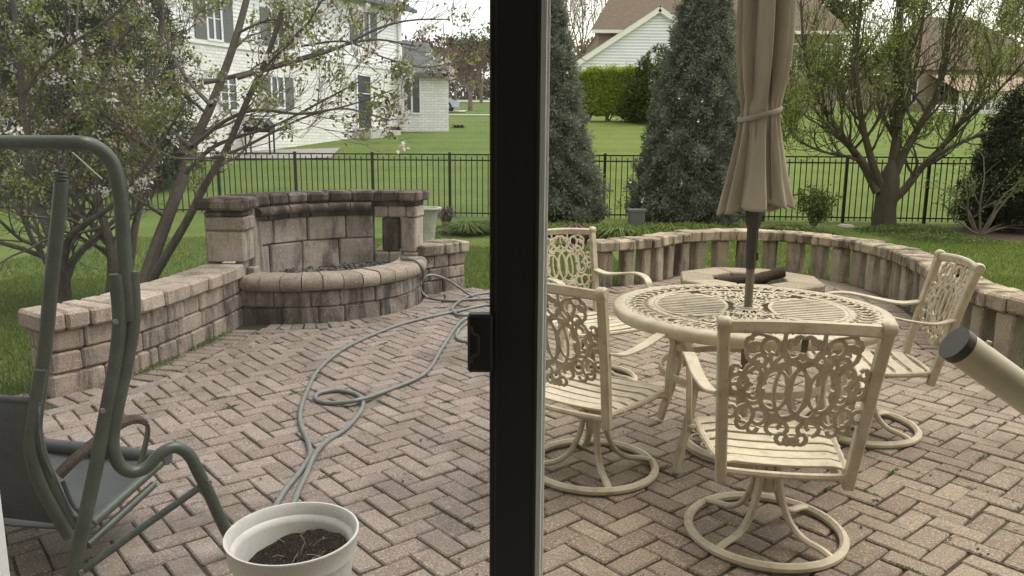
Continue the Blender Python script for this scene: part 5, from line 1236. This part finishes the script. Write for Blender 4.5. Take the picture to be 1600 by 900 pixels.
# drive, road, car
def strip(name, x0, x1, y0, y1, m, dz=.05, n=14):
    b = MB(); xs = np.linspace(x0, x1, n); b.V = [(x, y, hz(x, y) + dz) for x in xs for y in np.linspace(y0, y1, 4)]; b.F = [(i * 4 + j, (i + 1) * 4 + j, (i + 1) * 4 + j + 1, i * 4 + j + 1) for i in range(n - 1) for j in range(3)]; return tag(b.build(name, m), kind='structure')
strip('driveway', -12, gz(728, 53).x, 51.8, 55.5, M['concrete']); strip('footpath', -12, gz(775, 46).x, 45.6, 46.5, M['concrete']); strip('road', -60, 30, 84, 92, M['concrete'])
cq = gz(668, 53.2); car = thing('parked_car', 'silver car parked on the drive behind the white house', 'car', tuple(cq), flat=False, rz=math.pi)
M['silver'] = simple('silver_paint', (.42, .44, .46), .25, .05, 3, metal=.4); M['tyre'] = simple('tyre', (.02, .02, .02), .8, .1)
out_ = [(-2.2, .3), (-2.25, .65), (-1.6, .82), (-.9, 1.32), (.6, 1.38), (1.5, 1.05), (2.15, .98), (2.25, .6), (2.2, .3)]
b = MB(); k = len(out_)
for yy, sc_ in ((-.86, 1), (.86, 1)): b.V += [(x, yy * (.86 if z > 1.0 else 1), z) for x, z in out_]
b.F = [tuple(range(k - 1, -1, -1)), tuple(range(k, 2 * k))] + [(i, (i + 1) % k, k + (i + 1) % k, k + i) for i in range(k)]; b.build('body', M['silver'], car, True, 30, fix=True)
b = MB(); b.quad((-1.25, -.88, .9), (1.55, -.88, .95), (.62, -.765, 1.3), (-.85, -.765, 1.26)); b.quad((1.55, .88, .95), (-1.25, .88, .9), (-.85, .765, 1.26), (.62, .765, 1.3)); b.build('side_window', M['glass_dark'], car)
b = MB(); b.quad((1.52, -.7, 1.06), (1.52, .7, 1.06), (.68, .64, 1.39), (.68, -.64, 1.39)); b.build('rear_window', M['glass_dark'], car)
for x in (-1.4, 1.4):
    for y in (-.82, .82):
        b = MB(); b.tube([(x, y - .1, .32), (x, y + .1, .32)], .32, 18); wq = b.build('wheel', M['tyre'], car, True, 40); b = MB(); s_ = -1 if y < 0 else 1; b.tube([(x, y + s_ * .1, .32), (x, y + s_ * .115, .32)], .19, 14); sub(wq, b.build('rim', M['silver'], car, True, 40))
b = MB(); b.box(2.2, -.8, .68, 2.27, -.5, .85, .01); b.build('tail_light', simple('tail_light', (.25, .02, .015), .3, .05), car)
# pale gable house on the right
GY = 52.0; gh = thing('gable_house', 'pale-sided gabled house with brown roof behind the spruces', 'house', (at(1030, 200, GY).x, GY, hz(0, GY)))
ap, lf, rt = at(1030, 14, GY), at(893, 104, GY), at(1167, 104, GY)
zb_ = hz(0, GY) - .3
b = MB(); X1 = Vector((1, 0, 0)); YN = Vector((0, -1, 0)); P0 = Vector((0, GY, 0))
def gclip(z):
    if z <= lf.z: return (lf.x + .3, rt.x - .3)
    t = (z - lf.z) / (ap.z - lf.z); return (lf.x + .3 + (ap.x - lf.x - .3) * t, rt.x - .3 + (ap.x - rt.x + .3) * t)
lap(b, P0, X1, YN, 0, 0, zb_, ap.z - .1, .19, .06, gclip); b.build('siding', M['blue_siding'], gh)
b = MB()
for A_, B_ in ((lf, ap), (ap, rt)):
    d_ = (B_ - A_).normalized(); upv = Vector((-d_.z, 0, d_.x))
    b.hexa([A_ - YN * -.35 - upv * .22 + Vector((0, 0, 0)), B_ + YN * .35 - upv * .22, B_ + YN * .0 - upv * .22, A_ - upv * .22, A_ + YN * .35 + upv * .12, B_ + YN * .35 + upv * .12, B_ + upv * .12, A_ + upv * .12], 0)
b.build('rake_board', M['trim'], gh, fix=True)
b = MB(); dpt = Vector((0, 8, 0)); o_ = Vector((0, -.38, .14)); b.quad(lf + o_ + Vector((-.25, 0, -.15)), ap + o_, ap + dpt + o_, lf + dpt + o_ + Vector((-.25, 0, -.15))); b.quad(ap + o_, rt + o_, rt + dpt + o_, ap + dpt + o_); b.build('roof', M['brown_roof'], gh)
e0, e1 = at(925, 47, 57), at(1330, 42, 57); rz = at(1000, -22, 61).z; b = MB()
b.quad(V3(e0, e0.z), V3(e1, e0.z), Vector((e1.x - 1.5, 62, rz)), Vector((e0.x + 2.2, 62, rz))); b.tri(Vector((e0.x, 67, e0.z)), V3(e0, e0.z), Vector((e0.x + 2.2, 62, rz))); b.tri(V3(e1, e0.z), Vector((e1.x, 67, e0.z)), Vector((e1.x - 1.5, 62, rz))); b.build('main_roof', M['brown_roof'], gh)
M['pink_brick'] = siding_mat('pink_brick', (.37, .30, .245), .1, True)
b = MB(); b.box(e0.x + .5, 57.5, zb_, e1.x - .5, 66.5, e0.z - .02); b.build('main_wall', M['pink_brick'], gh)
b = MB(); b.box(e0.x, 56.9, e0.z - .2, e1.x, 57.05, e0.z + .02); b.box(e0.x + .3, 57.05, e0.z - .18, e1.x - .3, 57.5, e0.z - .12); b.build('gutter', M['trim'], gh)
for px in (1142, 1245, 1290): window(gh, Vector((0, 57.5, 0)), X1, YN, px - 9, 70, px + 9, 110, False, 1)
# tan house far right behind the pear tree
th = thing('tan_house', 'tan house with brown hip roof seen through the pear branches', 'house', (at(1500, 200, 60).x, 60, hz(0, 60)))
e0, e1 = at(1405, 108, 60), at(1660, 108, 60); pk = at(1455, 22, 64); b = MB(); b.box(e0.x + .5, 60.5, hz(0, 60) - .4, e1.x - .5, 70, e0.z); b.build('wall', M['pink_brick'], th)
b = MB(); P_ = Vector((pk.x, 65, pk.z)); P2_ = Vector((e1.x - 4, 65, pk.z - .3)); b.quad(e0, V3(e1, e0.z), P2_, P_); b.tri(Vector((e0.x, 70.5, e0.z)), e0, P_); b.tri(V3(e1, e0.z), Vector((e1.x, 70.5, e0.z)), P2_); b.build('roof', M['brown_roof'], th)
w0, w1 = at(1500, 140, 56), at(1640, 140, 56); b = MB(); lap(b, Vector((0, 56, 0)), X1, YN, w0.x, w1.x, hz(0, 56) - .3, w0.z, .18); b.build('porch_siding', M['white_siding'], th)
b = MB(); b.quad(V3(w0, w0.z) + Vector((-.3, -.4, -.1)), V3(w1, w0.z) + Vector((.3, -.4, -.1)), Vector((w1.x, 60.4, w0.z + 1.5)), Vector((w0.x, 60.4, w0.z + 1.5))); b.build('porch_roof', simple('pink_roof', (.26, .195, .155), .9, .15, 4), th)
for px in (1425, 1475): window(th, Vector((0, 60.5, 0)), X1, YN, px - 8, 125, px + 8, 160, False, 1)
window(th, Vector((0, 56, 0)), X1, YN, 1530, 152, 1548, 172, False, 1)
# white garden bench far on the lawn
q = gz(1478, 41); bn = thing('garden_bench', 'small white garden bench far behind the pear tree', 'bench', tuple(q))
for k in range(3): b = MB(); b.box(q.x - .8, q.y + .18 * k - .2, q.z + .43, q.x + .8, q.y + .18 * k - .06, q.z + .47); b.build('seat_slat', M['trim'], bn)
for k in range(3): b = MB(); b.box(q.x - .8, q.y + .36, q.z + .55 + .14 * k, q.x + .8, q.y + .40, q.z + .64 + .14 * k); b.build('back_slat', M['trim'], bn)
for dx in (-.75, .75):
    for dy in (-.18, .38): b = MB(); b.box(q.x + dx - .04, q.y + dy - .04, q.z - .05, q.x + dx + .04, q.y + dy + .04, q.z + (.43 if dy < 0 else .9)); b.build('leg', M['trim'], bn)

# ------------------------------------------------------------------ far trees
M['budding'] = leaf_mat('budding', [(0, (.10, .12, .035)), (.5, (.17, .19, .06)), (1, (.26, .27, .11))], .3, .7, .4)
M['far_red'] = leaf_mat('far_red', [(0, (.11, .065, .05)), (.5, (.18, .11, .085)), (1, (.26, .17, .135))], .3, .7, .5)
M['far_green'] = leaf_mat('far_green', [(0, (.05, .075, .022)), (.5, (.09, .12, .04)), (1, (.14, .17, .07))], .3, .7, .4)
M['far_brown'] = leaf_mat('far_brown', [(0, (.085, .07, .05)), (.5, (.14, .115, .085)), (1, (.20, .17, .13))], .3, .7, .4)
def far_tree(label, px, Y, H, seed, m, nl, lsz, name='far_tree', trunk=.3, sp=.6, r0=.16, group='trees far behind the houses', depth=4, bark=M['bare'], jit_=.3, kids=(2, 4)):
    R_ = random.Random(seed); R = np.random.default_rng(seed); q = gz(px, Y); t = thing(name, label, 'tree', tuple(q), group); b = MB(); tips = []
    top_ = q + Vector((0, 0, H * trunk)); b.tube([q - Vector((0, 0, .2)), q.lerp(top_, .5), top_], [r0 * 1.2, r0, r0 * .85], 7, caps=False)
    for k in range(5): grow(b, q + Vector((0, 0, H * trunk * R_.uniform(.7, 1))), (R_.gauss(0, .55), R_.gauss(0, .5), 1), H * .30, r0 * .55, depth - 1, R_, tips, kids=kids, up=.28, spread=sp, shrink=.72, rmin=.012)
    b.build('trunk', bark, t, True)
    if nl:
        T = np.array([tuple(x[0]) for x in tips if x[1] <= 2]); C = T[R.integers(0, len(T), nl)] + R.normal(size=(nl, 3)) * jit_
        V, F = leaf_quads(C, sph(nl, R), lsz * (.6 + .8 * R.random(nl)), lsz * .6, R); np_mesh('crown', V, F, m, t)
for i, a in enumerate((('reddish budding tree right of the white house', 735, 56, 4.9, M['far_red'], 900, .22), ('dark reddish tree behind the garage roof', 680, 66, 6.0, M['far_red'], 1200, .3), ('green leafing tree beside the door frame far left', 752, 78, 6.8, M['far_green'], 2200, .36), ('grey-brown tree behind the driveway', 712, 95, 7.6, M['far_brown'], 2200, .4), ('pale budding tree above the garage roof', 655, 90, 7.2, M['budding'], 1800, .4), ('tall leafing tree beyond the road by the door frame', 775, 105, 8.6, M['far_green'], 2200, .45),
        ('bare tree left of the gable behind the spruce', 872, 80, 14, M['far_brown'], 300, .25), ('bare forked tree in the sky gap left of the gable', 905, 74, 15, M['far_brown'], 250, .25), ('bare slender tree near the gable roof', 945, 84, 16, M['far_brown'], 250, .25), ('bare tree with buds behind the roof ridge', 925, 95, 17, M['budding'], 700, .3), ('reddish shrub-like tree at the gable foot', 893, 62, 4.2, M['far_red'], 900, .25), ('bare tree behind the tan house', 1545, 90, 17, M['budding'], 1200, .35), ('leafing tree behind the tan house roof', 1420, 88, 18, M['far_green'], 2200, .4), ('budding tree right of the tan house', 1610, 85, 16, M['budding'], 2000, .4), ('green tree between pale house and tan house', 1300, 80, 13, M['far_green'], 2600, .4), ('brown tree far right behind the yew', 1660, 70, 12, M['far_brown'], 1800, .35))):
    far_tree(a[0], a[1], a[2], a[3], 200 + i, a[4], a[5], a[6])
for i, (px, lab) in enumerate(((600, 'far wooded mass'),)): pass
# far woods as one mass on the horizon
R = np.random.default_rng(77); n = 42000; x = R.uniform(-150, 150, n); y = R.uniform(150, 190, n); hgt = 9 + 5 * np.sin(x * .11) * np.sin(x * .043 + 1) + 3 * np.sin(x * .37)
z = np.interp(y, TY, TZ) + hgt * R.random(n) ** .8; V, F = leaf_quads(np.stack([x, y, z], 1), sph(n, R), 1.0 * (.6 + .8 * R.random(n)), .6, R); tag(np_mesh('far_wood', V, F, M['far_brown']), 'far-off brown spring wood along the skyline', 'wood', kind='stuff')
tw = MB(); R_ = random.Random(9)
for k in range(160):
    x = R_.uniform(-130, 130); y = R_.uniform(148, 175); z0 = float(np.interp(y, TY, TZ)); tw.tube([(x, y, z0 - .3), (x + R_.uniform(-1, 1), y, z0 + R_.uniform(8, 15))], [.25, .06], 4, caps=False)
tag(tw.build('far_trunks', M['bare']), 'thin bare trunks of the far-off wood', 'wood', kind='stuff')

# ------------------------------------------------------------------ small things
q = at(661, 345, 11.3); q.z = -.02; ur = thing('planter_bowl', 'white stone bowl planter behind the right end of the fountain', 'planter', tuple(q), flat=False)
zz = at(655, 324, 11.3).z + .02; b = MB(); b.lathe([(.001, .0), (.13, 0), (.14, .04), (.08, .07), (.08, .10), (.16, .13), (.215, zz - .07), (.245, zz - .03), (.275, zz - .02), (.275, zz), (.235, zz), (.20, zz - .06), (.001, zz - .07)], 28); b.build('bowl', M['planter'], ur, True, 40)
q = at(994, 340, 12.9); tu = thing('grey_tub', 'grey plastic tub in front of the large spruce', 'tub', (q.x, 12.9, -.02), flat=False)
b = MB(); b.hexa([(-.10, -.1, 0), (.10, -.1, 0), (.10, .1, 0), (-.10, .1, 0), (-.135, -.135, .47), (.135, -.135, .47), (.135, .135, .47), (-.135, .135, .47)], .012); b.build('body', M['grey_tub'], tu)
b = MB(); b.tube([(-.138, -.138, .465), (.138, -.138, .465), (.138, .138, .465), (-.138, .138, .465)], 1, prof=rectprof(.012, .02), closed=True, up=(0, 0, 1)); b.build('rim', M['grey_tub'], tu)
q = g(358, 411, .501); b = MB(); b.box(q.x - .05, q.y - .02, .501, q.x + .05, q.y + .02, .512, .003); tag(b.build('white_tag', M['vinyl']), 'small white plastic tag lying on the seat wall by the fountain pier', 'tag')
b = MB(); q = at(1322, 346, 14.9); b.lathe([(.001, .05), (.12, .045), (.16, .01), (.16, -.01)], 12, (q.x, 14.9, -.01)); tag(b.build('white_stone', M['planter'], smooth=True), 'small white stone at the foot of a fence post left of the pear tree', 'stone')
# litter of dead leaves and moss on the pavers
R_ = random.Random(13); lt_ = MB()
for k in range(900):
    x, y = R_.uniform(-2.6, 3.4), R_.uniform(1.6, 8.4)
    if not inside(x, y): continue
    if k % 3 == 0:
        j, i_ = R_.randint(-20, 80), R_.randint(-20, 80); p_ = E1 * ((i_ - .28) * .1) + E2 * (j * .1); x, y = p_.x, p_.y
        if not inside(x, y) or y < 1.5: continue
    for m_ in range(R_.choice((1, 1, 1, 2, 5))):
        a = R_.uniform(0, 6.28); s_ = R_.uniform(.004, .013); c = Vector((x + R_.gauss(0, .02), y + R_.gauss(0, .02), .004 + R_.uniform(0, .006))); u_ = Vector((math.cos(a), math.sin(a), R_.uniform(-.2, .3))) * s_; v_ = Vector((-math.sin(a), math.cos(a), R_.uniform(-.1, .3))) * s_ * .5
        lt_.quad(c - u_, c + v_, c + u_, c - v_)
tag(lt_.build('leaf_litter', M['log']), 'scattered brown leaf litter on the pavers', 'litter', kind='stuff')
R = np.random.default_rng(3); VV = []
for k in range(260):
    i_, j_ = R.integers(-20, 70), R.integers(0, 80); p_ = E1 * ((int(i_) - .28) * .1) + E2 * (int(j_) * .1)
    if not inside(p_.x, p_.y) or p_.y < 1.5: continue
    n = 60; d_ = E1 if k % 2 else E2; s_ = R.normal(size=n) * .03; C = np.stack([p_.x + d_.x * s_ + R.normal(size=n) * .004, p_.y + d_.y * s_ + R.normal(size=n) * .004, .002 + .006 * R.random(n)], 1); VV.append(leaf_quads(C, sph(n, R), .012, .006, R)[0])
for k in range(16):
    d_ = R.uniform(.3, LEFT.L - .3); p_ = LEFT.off(float(d_), -.015); n = 70; C = np.stack([p_.x + R.normal(size=n) * .03, p_.y + R.normal(size=n) * .05, .004 + .02 * R.random(n)], 1); VV.append(leaf_quads(C, sph(n, R), .018, .008, R)[0])
V = np.concatenate(VV); tag(np_mesh('moss', V, np.arange(len(V)).reshape(-1, 4), M['shrub']), 'moss and weeds growing in the paver joints', 'moss', kind='stuff')
